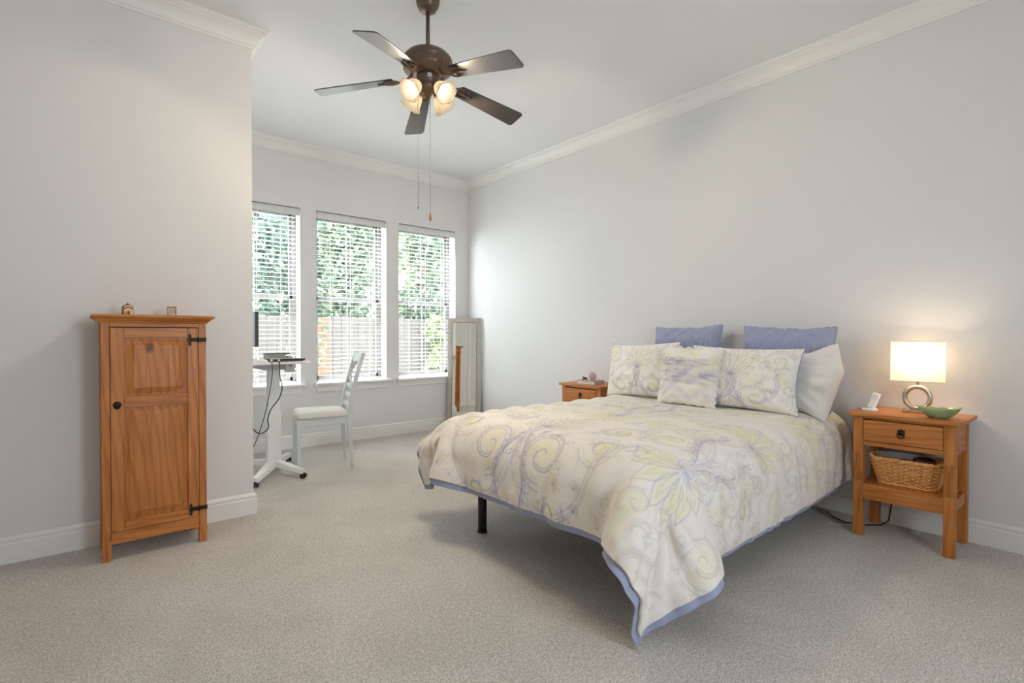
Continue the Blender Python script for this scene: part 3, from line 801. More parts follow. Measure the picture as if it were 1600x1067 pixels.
m = MB(); path = []
for k in range(120):
    hx, hy = bsize(0.0); x, y, nn = brect(k / 120, hx + 0.003, hy + 0.003, 0.025); path.append((x, y, 0.0055 + 0.002 * math.sin(k * 2 * PI * 24 / 120)))
m.tube(path, 0.0055, 6, closed=True); hx, hy = bsize(0.02); m.box(-hx, hx, -hy, hy, 0.006, 0.012)
m.build('base', M['wicker'], bk)
for s in (-1, 1):
    m = MB(); hx, hy = bsize(1.0)
    for q in range(5):
        x = -0.045 + q * 0.022
        m.tube([(x, s * (hy + 0.002), BH + 0.008), (x + 0.004, s * (hy + 0.012), BH + 0.024), (x + 0.002, s * (hy + 0.018), BH + 0.036 + 0.004 * (q % 2))], [0.005, 0.0045, 0.003], 6)
    m.build('handle', M['wicker'], bk)
bx, by, bz = 3.568, 0.785, 0.301
def loose(name, label, cat, m, mat, loc, rot=(0, 0, 0), bevel=0.002):
    o = m.build(name, mat, None, bevel, 2, loc); o.rotation_euler = rot; return tag(o, label, cat)
m = MB(); m.box(-0.055, 0.055, -0.11, 0.11, 0, 0.028); loose('paperback', 'worn paperback lying in the bottom of the wicker basket', 'book', m, M['book_cover'], (bx - 0.01, by, bz + 0.014))
m = MB(); m.box(-0.006, 0.006, -0.095, 0.095, -0.085, 0.085); loose('notepad', 'pale notepad standing at the back of the wicker basket', 'notepad', m, M['clear_blue'], (bx + 0.062, by + 0.015, bz + 0.155), (0.04, 0.12, 0))
m = MB()
cpts = [(-0.012, 0.105), (0.014, 0.110), (0.040, 0.0), (0.046, -0.085), (0.030, -0.118), (0.004, -0.112), (-0.012, -0.03)]
m.prism(cpts, lambda a, b, d: (d, b, a), -0.012, 0.012); loose('spray_bottle', 'grey wedge-shaped plastic holder poking out of the wicker basket', 'holder', m, M['grey_card'], (bx - 0.030, by + 0.042, bz + 0.150), (0.10, -0.35, 0.0), 0.006)
bpy.data.objects['spray_bottle'].name = 'plastic_holder'
gl = thing('glasses_case', 'glossy dark red-brown glasses case in the wicker basket', 'glasses case', (bx - 0.055, by - 0.080, bz + 0.153), 0.2)
m = MB()
for sz, zz in ((1, 0.0),):
    P = np.array([[(0.030 * math.sin(t) * math.cos(a), 0.052 * math.sin(t) ** 0.8 * math.sin(a), 0.024 * math.cos(t)) for a in np.linspace(0, 2 * PI, 29)] for t in np.linspace(0, PI, 13)]); m.grid(P)
m.build('case_shell', M['dark_brown'], gl)
m = MB(); m.tube([(0.0306 * math.cos(a), 0.0525 * math.sin(a), 0) for a in np.linspace(0, 2 * PI, 33)[:-1]], 0.0012, 6, closed=True); m.build('case_seam', M['brushed'], gl)
m = MB(); m.tube([(0.02 * math.cos(a), 0.028 * math.sin(a), 0.004 * math.sin(3 * a)) for a in np.linspace(0, 2 * PI, 33)[:-1]], 0.004, 8, closed=True)
loose('hair_tie', 'small dark coiled hair tie beside the glasses case in the wicker basket', 'hair tie', m, M['charcoal'], (bx - 0.075, by + 0.00, bz + 0.142), (0, -0.2, 0), 0)

# book, keepsakes on the far nightstand
bo = thing('closed_book', 'closed book with cream page edges on the nightstand beyond the bed', 'book', (3.50, 3.085, TOPZ), 0.12)
m = MB(); m.box(-0.072, 0.072, -0.096, 0.096, 0, 0.003); m.box(-0.072, 0.072, -0.096, 0.096, 0.029, 0.032); m.box(0.069, 0.072, -0.096, 0.096, 0, 0.032); m.build('cover', M['book_cover'], bo, 0.001)
m = MB(); m.box(-0.068, 0.069, -0.091, 0.091, 0.003, 0.029); m.build('pages', M['paper'], bo)
m = MB(); m.lathe([(0.0, 0.0), (0.018, 0.003), (0.032, 0.006), (0.037, 0.012), (0.036, 0.018), (0.030, 0.021), (0.0, 0.023)], 28, Matrix.Translation((-0.0, 0, 0.038)) @ Matrix.Rotation(-PI / 2, 4, 'Y'))
m.box(-0.024, 0.002, -0.022, 0.022, 0, 0.006)
loose('ceramic_disc', 'round pinkish ceramic disc standing on the closed book beyond the bed', 'ornament', m, M['pink_clay'], (3.50, 3.055, TOPZ + 0.0325), (0, 0, 0.3), 0)
fg = thing('brown_figurine', 'tiny dark brown figurine standing on the closed book beyond the bed', 'figurine', (3.475, 3.125, TOPZ + 0.0325))
m = MB(); m.tube([(-0.012, 0.012, 0.014), (0, 0.002, 0.018), (0.010, -0.012, 0.015)], [0.007, 0.009, 0.006], 10); m.tube([(-0.012, 0.012, 0.016), (-0.014, 0.017, 0.030)], [0.005, 0.006], 8)
m.build('body', M['iron'], fg)
for x, y in ((-0.012, 0.014), (-0.008, 0.006), (0.006, -0.006), (0.012, -0.012)):
    m = MB(); m.cyl((x, y, 0), (x, y, 0.013), 0.0028, 0.0035, 8); m.build('leg', M['iron'], fg)

# power cord on the carpet under the lit nightstand
m = MB(); m.tube([(3.69, 1.24, 0.006), (3.60, 1.17, 0.005), (3.56, 1.09, 0.005), (3.60, 1.00, 0.005), (3.67, 0.94, 0.005), (3.74, 0.92, 0.02), (3.752, 0.90, 0.20)], 0.0036, 8)
tag(m.build('power_cord', M['black_plastic']), 'black power cord curling over the carpet under the nightstand', 'cord')
m = MB(); m.tube([(3.46, 1.16, 0.005), (3.49, 1.10, 0.004), (3.55, 1.06, 0.004), (3.62, 1.03, 0.004)], 0.0022, 6)
tag(m.build('charging_cord', M['white_plastic']), 'thin white cord on the carpet beside the nightstand leg', 'cord')
# ------------------------------------------------------------------ ceiling fan
FX, FYY = 1.53, 2.575
fan = thing('ceiling_fan', 'bronze five-blade ceiling fan with four lit glass shades', 'ceiling fan', (FX, FYY, 0))
m = MB(); m.lathe([(0.0, ZC), (0.066, ZC), (0.068, ZC - 0.012), (0.062, ZC - 0.045), (0.046, ZC - 0.070), (0.032, ZC - 0.079), (0.0, ZC - 0.080)], 32); cn = m.build('canopy', M['bronze'], fan)
for k in range(8):
    a = k * PI / 4; m = MB(); m.box(-0.006, 0.006, -0.0012, 0.0012, -0.004, 0.004, Matrix.Translation((0.044 * math.cos(a), 0.044 * math.sin(a), ZC - 0.073)) @ Matrix.Rotation(a, 4, 'Z') @ Matrix.Rotation(-0.9, 4, 'Y')); m.build('vent_slot', M['chrome'], cn)
m = MB(); m.cyl((0, 0, ZC - 0.075), (0, 0, 2.74), 0.0115, n=16); m.lathe([(0.0115, 2.775), (0.020, 2.770), (0.024, 2.756), (0.024, 2.744)], 20); m.build('downrod', M['bronze'], fan)
m = MB()
m.lathe([(0.0, 2.750), (0.045, 2.749), (0.085, 2.742), (0.115, 2.728), (0.134, 2.708), (0.139, 2.694), (0.139, 2.684), (0.134, 2.680), (0.131, 2.676), (0.134, 2.670), (0.134, 2.640), (0.126, 2.632), (0.100, 2.622), (0.080, 2.612), (0.0, 2.610)], 48)
mo = m.build('motor_housing', M['bronze'], fan)
m = MB()
for k in range(30):
    a = k * 2 * PI / 30; m.box(-0.001, 0.0025, -0.004, 0.004, -0.016, 0.016, Matrix.Rotation(a, 4, 'Z') @ Matrix.Translation((0.134, 0, 2.655)))
m.build('housing_ribs', M['bronze'], mo)
m = MB(); m.lathe([(0.0, 2.612), (0.062, 2.612), (0.066, 2.600), (0.064, 2.572), (0.056, 2.560), (0.060, 2.552), (0.060, 2.538), (0.045, 2.522), (0.024, 2.512), (0.016, 2.488), (0.010, 2.478), (0.0, 2.474)], 32)
m.build('switch_housing', M['bronze'], fan)
m = MB(); m.box(-0.004, 0.004, -0.012, 0.012, -0.012, 0.012, Matrix.Rotation(math.atan2(-FYY, -FX) + 0.15, 4, 'Z') @ Matrix.Translation((0.066, 0, 2.586))); m.build('reverse_switch', M['chrome'], fan)
B0 = math.radians(-148.1)
blade_rows = []
for k in range(5):
    a = B0 + k * 2 * PI / 5
    Mx = Matrix.Rotation(a, 4, 'Z') @ Matrix.Translation((0.16, 0, 2.583)) @ Matrix.Rotation(0.15, 4, 'Y') @ Matrix.Rotation(math.radians(-12), 4, 'X')
    m = MB()
    n = 9; out = []
    # blade outline (length along x), rounded corners, slightly wider at the tip
    L0, L1 = 0.035, 0.475
    def hw(x): return 0.048 + 0.020 * (x - L0) / (L1 - L0)
    c = 0.022
    out = [(L0 + 0.010, -hw(L0)), (L1 - c, -hw(L1))] + [(L1 - c + c * math.sin(t), -hw(L1) + c - c * math.cos(t)) for t in np.linspace(0.2, PI / 2, 6)]
    out += [(L1 - c + c * math.sin(t), hw(L1) - c + c * math.cos(t)) for t in np.linspace(PI / 2, 0.2, 6)] + [(L1 - c, hw(L1)), (L0 + 0.010, hw(L0)), (L0, hw(L0) - 0.014), (L0, -hw(L0) + 0.014)]
    m.prism(out, lambda p, q, d: (p, q, d), 0.0, 0.006)
    o = m.build('blade', M['blade'], fan, 0.0015); o.matrix_local = Mx
    m = MB()
    # blade iron: an arm from the motor ending in a scrolled plate under the blade
    arm = [(-0.085, 0, 0.030), (-0.060, 0, 0.012), (-0.030, 0, -0.006), (0.0, 0, -0.010), (0.03, 0, -0.006)]
    m.tube(arm, [0.012, 0.010, 0.009, 0.009, 0.010], 10, flat=0.7)
    for s in (-1, 1):
        m.tube([(0.012, s * 0.004, -0.007), (0.020, s * 0.024, -0.006), (0.042, s * 0.036, -0.005), (0.066, s * 0.036, -0.0045), (0.084, s * 0.026, -0.0045), (0.074, s * 0.014, -0.0045), (0.058, s * 0.017, -0.0045), (0.060, s * 0.025, -0.0045)],
               [0.008, 0.0075, 0.007, 0.006, 0.005, 0.0045, 0.004, 0.0035], 8, flat=0.7)
    m.tube([(0.02, 0, -0.006), (0.06, 0, -0.005), (0.100, 0, -0.0045), (0.128, 0.004, -0.004)], [0.010, 0.0075, 0.006, 0.003], 8, flat=0.7)
    for x, y in ((0.05, 0.026), (0.05, -0.026), (0.098, 0.0)): m.lathe([(0.0, -0.0085), (0.0042, -0.0075), (0.0052, -0.004)], 10, Matrix.Translation((x, y, -0.002)))
    m.build('blade_iron', M['bronze'], o)
VD = math.atan2(FYY, FX)
for k in range(4):
    a = VD + PI / 4 + k * PI / 2
    ca, sa = math.cos(a), math.sin(a)
    sh = bpy.data.objects.new('light_arm', None)
    m = MB(); m.tube([(0.040 * ca, 0.040 * sa, 2.540), (0.062 * ca, 0.062 * sa, 2.545), (0.078 * ca, 0.078 * sa, 2.538)], 0.009, 10)
    tilt = math.radians(132)     # shade axis swings from straight up to out-and-down
    Mx = Matrix.Translation((0.066 * ca, 0.066 * sa, 2.545)) @ Matrix.Rotation(a, 4, 'Z') @ Matrix.Rotation(tilt, 4, 'Y')
    m.lathe([(0.0, -0.012), (0.018, -0.010), (0.022, 0.0), (0.024, 0.022), (0.020, 0.026)], 20, Mx)
    arm = m.build('light_arm', M['bronze'], fan)
    m = MB(); NN = 40
    prof = [(0.022, 0.012), (0.030, 0.022), (0.040, 0.042), (0.046, 0.064), (0.050, 0.082), (0.058, 0.098), (0.064, 0.106)]
    P = np.zeros((NN + 1, len(prof), 3))
    for i, t in enumerate(np.linspace(0, 2 * PI, NN + 1)):
        for j, (r_, z) in enumerate(prof):
            q = j / (len(prof) - 1); rr = r_ * (1 + 0.05 * q ** 2 * math.cos(6 * t)); v = Mx @ Vector((rr * math.cos(t), rr * math.sin(t), z)); P[i, j] = v
    m.grid(P); s_ = m.build('glass_shade', M['frost'], arm, recalc=False)
    sd = s_.modifiers.new('thickness', 'SOLIDIFY'); sd.thickness = 0.003
    m = MB(); m.lathe([(0.012, 0.018), (0.016, 0.030), (0.024, 0.050), (0.027, 0.064), (0.024, 0.078), (0.014, 0.088), (0.0, 0.091)], 20, Mx); m.build('light_bulb', M['bulb'], arm)
    l = bpy.data.lights.new('fan_glow', 'SPOT'); l.spot_size = math.radians(168); l.spot_blend = 0.35; l.energy = FAN_W; l.color = (1.0, 0.84, 0.60); l.shadow_soft_size = 0.03
    lo = bpy.data.objects.new('fan_glow', l); C.objects.link(lo); p = Mx @ Vector((0, 0, 0.112)); lo.location = (FX + p.x, FYY + p.y, p.z); lo.rotation_euler = (Mx.to_3x3() @ Matrix.Rotation(PI, 3, 'X')).to_euler()
for dx, dy, zb, fob in ((-0.040, 0.042, 1.870, 0), (0.012, -0.006, 1.835, 1)):
    m = MB(); m.cyl((dx, dy, 2.56 if fob == 0 else 2.48), (dx, dy, zb), 0.0014, n=6)
    ch = m.build('pull_chain', M['brushed'], fan)
    m = MB()
    if fob: m.lathe([(0.0, 0.004), (0.003, 0.002), (0.0045, -0.008), (0.0066, -0.026), (0.0062, -0.040), (0.003, -0.046), (0, -0.047)], 14, Matrix.Translation((dx, dy, zb)))
    else: m.lathe([(0.0, 0.004), (0.0028, 0.001), (0.0032, -0.008), (0.0, -0.012)], 10, Matrix.Translation((dx, dy, zb)))
    f_ = m.build('fob', M['wood_fob'] if fob else M['iron'], ch)
    if fob: f_['label'] = 'turned wooden fob'

# ------------------------------------------------------------------ standing mirror across the corner
mr = thing('standing_mirror', 'tall grey-framed mirror standing across the room corner beyond the bed', 'mirror', (0, 0, 0))
wM, hM, fwid = 0.41, 1.345, 0.052
lean = 0.045
ctr = Vector((XR - 0.165, YB - 0.165, 0))
MX = Matrix.Translation(ctr) @ Matrix.Rotation(-PI / 4 - 0.012, 4, 'Z') @ Matrix.Translation((0, -0.055, 0.002)) @ Matrix.Rotation(-lean, 4, 'X')
mr.matrix_world = MX
m = MB()
for s in (-1, 1):
    x0, x1 = sorted((s * wM / 2, s * (wM / 2 - fwid))); m.box(x0, x1, -0.014, 0.012, 0, hM)
m.box(-wM / 2 + fwid, wM / 2 - fwid, -0.0139, 0.012, 0, fwid); m.box(-wM / 2 + fwid, wM / 2 - fwid, -0.0139, 0.012, hM - fwid, hM)
m.build('frame', M['mirror_frame'], mr, 0.003)
m = MB(); a, b, c, d = -wM / 2 + fwid, wM / 2 - fwid, fwid, hM - fwid
for bx in ((a - 0.002, a + 0.006, c, d), (b - 0.006, b + 0.002, c, d), (a, b, c - 0.002, c + 0.006), (a, b, d - 0.006, d + 0.002)): m.box(bx[0], bx[1], -0.0165, -0.004, bx[2], bx[3])
m.build('inner_bead', paint('dark_bead', (150, 140, 128), 0.5, 0.05), mr, 0.002)
m = MB(); m.box(a, b, -0.006, 0.004, c, d); m.build('mirror_glass', M['mirror'], mr)
m = MB(); m.box(-wM / 2 + 0.01, wM / 2 - 0.01, 0.012, 0.016, 0.01, hM - 0.01); m.build('backing', M['charcoal'], mr)

# ------------------------------------------------------------------ standing desk and what is on it
DZ = 0.930
dk = thing('standing_desk', 'white single-column standing desk on four castors by the window', 'desk', (1.215, 4.50, 0))
m = MB(); m.box(-0.055, 0.055, -0.036, 0.036, 0.07, 0.52); m.build('outer_column', M['white_metal'], dk, 0.008, 3)
m = MB(); m.box(-0.046, 0.046, -0.028, 0.028, 0.50, 0.87); m.build('inner_column', M['white_metal'], dk, 0.006, 3)
for ex, ey in ((0.145, -0.315), (-0.225, -0.345), (0.225, 0.355), (-0.145, 0.33)):
    m = MB(); n = 8; P = []
    L = math.hypot(ex, ey); ux, uy = ex / L, ey / L
    for t in np.linspace(0, 1, n):
        w = 0.042 - 0.018 * t; zt = 0.125 - 0.052 * t ** 0.8; zb = zt - 0.048 + 0.014 * t
        cx, cy = ex * t, ey * t
        P.append([(cx - uy * w, cy + ux * w, zb), (cx - uy * w * 0.8, cy + ux * w * 0.8, zt), (cx + uy * w * 0.8, cy - ux * w * 0.8, zt), (cx + uy * w, cy - ux * w, zb), (cx - uy * w, cy + ux * w, zb)])
    m.grid(np.array(P), smooth=False); m.add(P[-1][:4], [(0, 1, 2, 3)]); m.add(P[0][:4], [(0, 1, 2, 3)])
    lg = m.build('leg', M['white_metal'], dk, 0.003)
    m = MB(); cx, cy = ex * 0.97, ey * 0.97
    m.cyl((cx, cy, 0.048), (cx, cy, 0.066), 0.010, n=12)
    Rz = math.atan2(uy, ux) + 0.6
    for s in (-1, 1):
        d = Vector((-math.sin(Rz), math.cos(Rz), 0)) * s
        m.cyl((cx + d.x * 0.005, cy + d.y * 0.005, 0.0245), (cx + d.x * 0.019, cy + d.y * 0.019, 0.0245), 0.024, n=20)
    m.tube([(cx - 0.022 * math.cos(Rz), cy - 0.022 * math.sin(Rz), 0.030), (cx, cy, 0.052), (cx + 0.022 * math.cos(Rz), cy + 0.022 * math.sin(Rz), 0.030)], 0.007, 8)
    m.build('caster', M['black_plastic'], lg, 0.002)
m = MB()
x0, x1, y0, y1 = -0.335, 0.215, -0.29, 0.33
c = 0.05; out = []
for cx, cy, a0 in ((x1 - c, y1 - c, 0), (x0 + c, y1 - c, PI / 2), (x0 + c, y0 + c, PI), (x1 - c, y0 + c, 1.5 * PI)):
    out += [(cx + c * math.cos(a0 + q * PI / 12), cy + c * math.sin(a0 + q * PI / 12)) for q in range(7)]
m.prism(out, lambda p, q, d: (p, q, d), DZ - 0.022, DZ); m.build('desktop', M['white_metal'], dk, 0.006, 3)
m = MB()
m.prism([(-0.26, 0), (0.13, 0), (0.045, -0.045), (-0.12, -0.045)], lambda p, q, d: (p, d, DZ - 0.022 + q), -0.20, 0.20); m.build('support_bracket', M['grey_metal'], dk, 0.004)
m = MB(); m.box(0.02, 0.09, -0.27, -0.24, DZ - 0.085, DZ - 0.02); m.build('control_box', M['grey_metal'], dk, 0.004)
m = MB(); m.tube([(0.05, -0.288, DZ - 0.03), (0.05, -0.298, DZ - 0.034), (0.05, -0.300, DZ - 0.030)], 0.006, 8); m.build('height_lever', M['black_plastic'], dk)
sc = thing('computer_monitor', 'dark monitor turned to the window, half hidden by the wall corner', 'monitor', (1.035, 4.52, DZ), 0.03)
m = MB(); m.box(-0.012, 0.014, -0.225, 0.225, 0.118, 0.385); m.build('casing', M['slate'], sc, 0.004, 3)
m = MB(); m.box(0.0138, 0.0155, -0.215, 0.215, 0.132, 0.377); m.build('screen', M['black_plastic'], sc)
m = MB()
for y0, y1, z0, z1 in ((-0.226, -0.2245, 0.117, 0.386), (0.2245, 0.226, 0.117, 0.386), (-0.226, 0.226, 0.1165, 0.1185)): m.box(-0.0125, 0.0145, y0, y1, z0, z1)
m.build('bezel', M['charcoal'], sc)
m = MB(); m.box(-0.038, -0.012, -0.03, 0.03, 0.0, 0.26); m.box(-0.075, 0.075, -0.10, 0.10, 0, 0.010); m.build('stand', M['grey_metal'], sc, 0.003)
lp = thing('closed_laptop', 'closed black laptop lying on the white standing desk', 'laptop', (1.262, 4.30, DZ), 0.04)
m = MB(); m.box(-0.135, 0.120, -0.075, 0.095, 0.004, 0.014); m.build('base', M['charcoal'], lp, 0.003)
m = MB(); m.box(-0.137, 0.122, -0.077, 0.097, 0.0145, 0.021); m.build('lid', M['black_plastic'], lp, 0.003)
m = MB()
for x in (-0.11, 0.1):
    for y in (-0.05, 0.07): m.cyl((x, y, 0), (x, y, 0.005), 0.008, n=10)
m.build('feet', M['black_plastic'], lp)
dc = thing('docking_station', 'grey perforated docking box behind the laptop on the standing desk', 'docking box', (1.253, 4.53, DZ))
m = MB(); m.box(-0.090, 0.090, -0.06, 0.06, 0.0, 0.050); m.build('case', M['grey_metal'], dc, 0.004)
m = MB(); m.box(-0.093, 0.093, -0.063, 0.063, 0.050, 0.058); m.build('lid', M['charcoal'], dc, 0.002)
m = MB()
for q in range(12):
    for r_ in range(2): m.box(-0.082 + q * 0.014, -0.074 + q * 0.014, -0.0625, -0.0585, 0.012 + r_ * 0.018, 0.022 + r_ * 0.018)
m.build('vent_holes', paint('tan_vent', (150, 128, 108), 0.6), dc)
ms = thing('computer_mouse', 'silver domed mouse resting on the closed laptop', 'mouse', (1.290, 4.325, DZ + 0.0212))
m = MB()
P = np.array([[(0.036 * math.sin(t) * math.cos(a), 0.055 * math.sin(t) * math.sin(a), 0.032 * math.cos(t)) for a in np.linspace(0, 2 * PI, 25)] for t in np.linspace(0, PI / 2, 9)])
m.grid(P); P2 = P[-1]; m.add(P2[:-1].tolist(), [tuple(range(24))]); m.build('shell', M['chrome'], ms)
m = MB(); m.box(-0.002, 0.002, 0.012, 0.030, 0.0255, 0.030); m.build('scroll_wheel', M['black_plastic'], ms)
kb_ = thing('computer_keyboard', 'white keyboard edge beside the laptop on the standing desk', 'keyboard', (1.045, 4.285, DZ))
m = MB(); m.box(-0.06, 0.06, -0.06, 0.06, 0, 0.014); m.build('case', M['white_plastic'], kb_, 0.004)
m = MB()
for i in range(6):
    for j in range(6): m.box(-0.055 + i * 0.0185, -0.040 + i * 0.0185, -0.055 + j * 0.0185, -0.040 + j * 0.0185, 0.014, 0.019)
m.build('keys', M['white_plastic'], kb_, 0.001)
def cord(pts, r, label, plug, mat):
    P = np.array(pts, float)
    # Catmull-Rom through the points
    Q = np.vstack([2 * P[0] - P[1], P, 2 * P[-1] - P[-2]]); out = []
    for k in range(1, len(Q) - 2):
        for t in np.linspace(0, 1, 8, endpoint=False):
            out.append(0.5 * ((2 * Q[k]) + (Q[k + 1] - Q[k - 1]) * t + (2 * Q[k - 1] - 5 * Q[k] + 4 * Q[k + 1] - Q[k + 2]) * t * t + (-Q[k - 1] + 3 * Q[k] - 3 * Q[k + 1] + Q[k + 2]) * t ** 3))
    out.append(P[-1])
    root = thing('power_cord', label, 'cord', tuple(P[0]), 0)
    m = MB(); m.tube((np.array(out) - P[0]).tolist(), r, 8); m.build('cable', mat, root)
    m = MB(); m.box(-0.007, 0.007, -0.012, 0.012, -0.006, 0.006); m.build('plug', M['white_plastic'], root, 0.002)
cord([(1.122, 4.200, DZ + 0.012), (1.124, 4.190, DZ - 0.004), (1.122, 4.185, 0.82), (1.078, 4.18, 0.574), (1.020, 4.18, 0.378), (0.975, 4.18, 0.26), (0.955, 4.19, 0.05), (0.930, 4.25, 0.006), (0.90, 4.6, 0.006)], 0.0030, 'thin black cord hanging straight down from the standing desk edge', True, M['black_plastic'])
cord([(1.176, 4.200, DZ + 0.012), (1.178, 4.190, DZ - 0.004), (1.180, 4.185, 0.82), (1.194, 4.18, 0.736), (1.172, 4.18, 0.654), (1.112, 4.18, 0.571), (1.090, 4.18, 0.501), (1.094, 4.18, 0.436), (1.055, 4.18, 0.400), (1.015, 4.18, 0.405), (0.970, 4.18, 0.455), (0.90, 4.22, 0.50), (0.872, 4.30, 0.46), (0.870, 4.42, 0.006)], 0.0042, 'thick black cord looping under the standing desk', True, M['black_plastic'])

# ------------------------------------------------------------------ dining chair (front of the seat is local -x)
ch = thing('dining_chair', 'pale grey wooden chair with oval back and cream padded seat', 'chair', (1.605, 4.475, 0), math.radians(-12.4))
hx = 0.205
for s in (-1, 1):
    m = MB(); y = s * 0.185
    P = [(-hx + 0.004, y, 0), (-hx, y, 0.2), (-hx, y, 0.445)]
    vs = []
    m.prism([(-hx - 0.016, 0.445), (-hx + 0.020, 0.445), (-hx + 0.012, 0), (-hx - 0.012, 0)], lambda p, q, d: (p, d, q), y - 0.017, y + 0.017)
    m.build('front_leg', M['chair_paint'], ch, 0.004)
    y = s * 0.165
    # raked rear post: a curved plank from floor to crest
    zs = [0, 0.15, 0.30, 0.44, 0.52, 0.64, 0.78, 0.90, 0.985]; xs = [hx + 0.018, hx + 0.006, hx - 0.002, hx - 0.004, hx + 0.002, hx + 0.022, hx + 0.054, hx + 0.088, hx + 0.116]
    ws = [0.013, 0.016, 0.019, 0.021, 0.021, 0.019, 0.017, 0.016, 0.014]
    out = [(x - w, z) for x, z, w in zip(xs, zs, ws)] + [(x + w, z) for x, z, w in list(zip(xs, zs, ws))[::-1]]
    m = MB(); m.prism(out, lambda p, q, d: (p, d, q), y - 0.013, y + 0.013); m.build('back_post', M['chair_paint'], ch, 0.004)
def backx(z): return float(np.interp(z, [0.44, 0.52, 0.64, 0.78, 0.90, 0.985], [hx - 0.004, hx + 0.002, hx + 0.022, hx + 0.054, hx + 0.088, hx + 0.116]))
m = MB()
for bx in ((-hx - 0.012, -hx + 0.008, -0.170, 0.170), (hx - 0.014, hx + 0.006, -0.155, 0.155)): m.box(bx[0], bx[1], bx[2], bx[3], 0.385, 0.445)
for s in (-1, 1): m.prism([(-hx, s * 0.172), (hx, s * 0.152), (hx, s * 0.172), (-hx, s * 0.192)], lambda p, q, d: (p, q, d), 0.385, 0.445)
m.build('seat_rails', M['chair_paint'], ch, 0.003)
N = 22; P = np.zeros((N, N, 3)); Pb = np.zeros((N, N, 3))
for i, u in enumerate(np.linspace(-1, 1, N)):
    for j, v in enumerate(np.linspace(-1, 1, N)):
        su = math.copysign(1 - (1 - abs(u)) ** 1.6, u); sv = math.copysign(1 - (1 - abs(v)) ** 1.6, v)
        k = 0.97 - 0.05 * (abs(u * v)) ** 4
        hwid = 0.205 - 0.016 * su
        x = su * 0.212 * k - 0.012; y = sv * hwid * k
        e = max(0, 1 - abs(u) ** 7) ** 0.5 * max(0, 1 - abs(v) ** 7) ** 0.5
        P[i, j] = (x, y, 0.458 + 0.036 * e + 0.010 * (1 - u * u) * (1 - v * v)); Pb[i, j] = (x, y, 0.458 - 0.012 * min(1, e * 3))
m = MB(); m.grid(P); m.grid(Pb, flip=True); m.build('seat_cushion', M['seat_cloth'], ch, recalc=False)
def curved_slat(z0, z1, bow, name, th=0.011):
    m = MB(); ys = np.linspace(-0.155, 0.155, 11); G = []
    for yv in ys:
        b = bow * (1 - (yv / 0.155) ** 2); x0 = backx(z0) + b; x1 = backx(z1) + b
        G.append([(x0 - th, yv, z0), (x1 - th, yv, z1), (x1 + th, yv, z1), (x0 + th, yv, z0), (x0 - th, yv, z0)])
    m.grid(np.array(G), smooth=False); m.add(G[0][:4], [(0, 1, 2, 3)]); m.add(G[-1][:4], [(0, 1, 2, 3)])
    return m.build(name, M['chair_paint'], ch, 0.002)
curved_slat(0.902, 0.978, 0.016, 'crest_rail', 0.010)
for z in (0.69, 0.61, 0.53): curved_slat(z - 0.017, z + 0.017, 0.012, 'back_slat', 0.008)
for s in (-1, 1):
    m = MB(); P = []
    for t in np.linspace(0, 1, 17):
        z = 0.70 + t * 0.21; yv = s * (0.030 + 0.105 * math.sin(PI * t)); P.append((backx(z) + 0.012 * (1 - (yv / 0.155) ** 2), yv, z))
    m.tube(P, 0.011, 8, flat=0.8); m.build('back_curve', M['chair_paint'], ch)
# ------------------------------------------------------------------ bed
bed = thing('bed', 'queen bed on black round legs under a pale printed comforter', 'bed', (2.70, 1.92, 0))
for x, y in ((-0.92, 0.47), (-0.92, -0.70), (0.85, 0.47), (0.85, -0.45), (0, 0)):
    m = MB(); m.cyl((x, y, 0.006), (x, y, 0.275), 0.0255, n=24); m.cyl((x, y, 0), (x, y, 0.008), 0.029, n=24); m.build('leg', M['black_plastic'], bed)
m = MB(); m.box(-0.97, 1.02, -0.72, 0.72, 0.27, 0.375); m.build('platform', M['charcoal'], bed, 0.02, 3)
m = MB(); m.box(-0.985, 1.02, -0.735, 0.735, 0.375, 0.600); m.build('mattress', M['mattress_cloth'], bed, 0.06, 5)

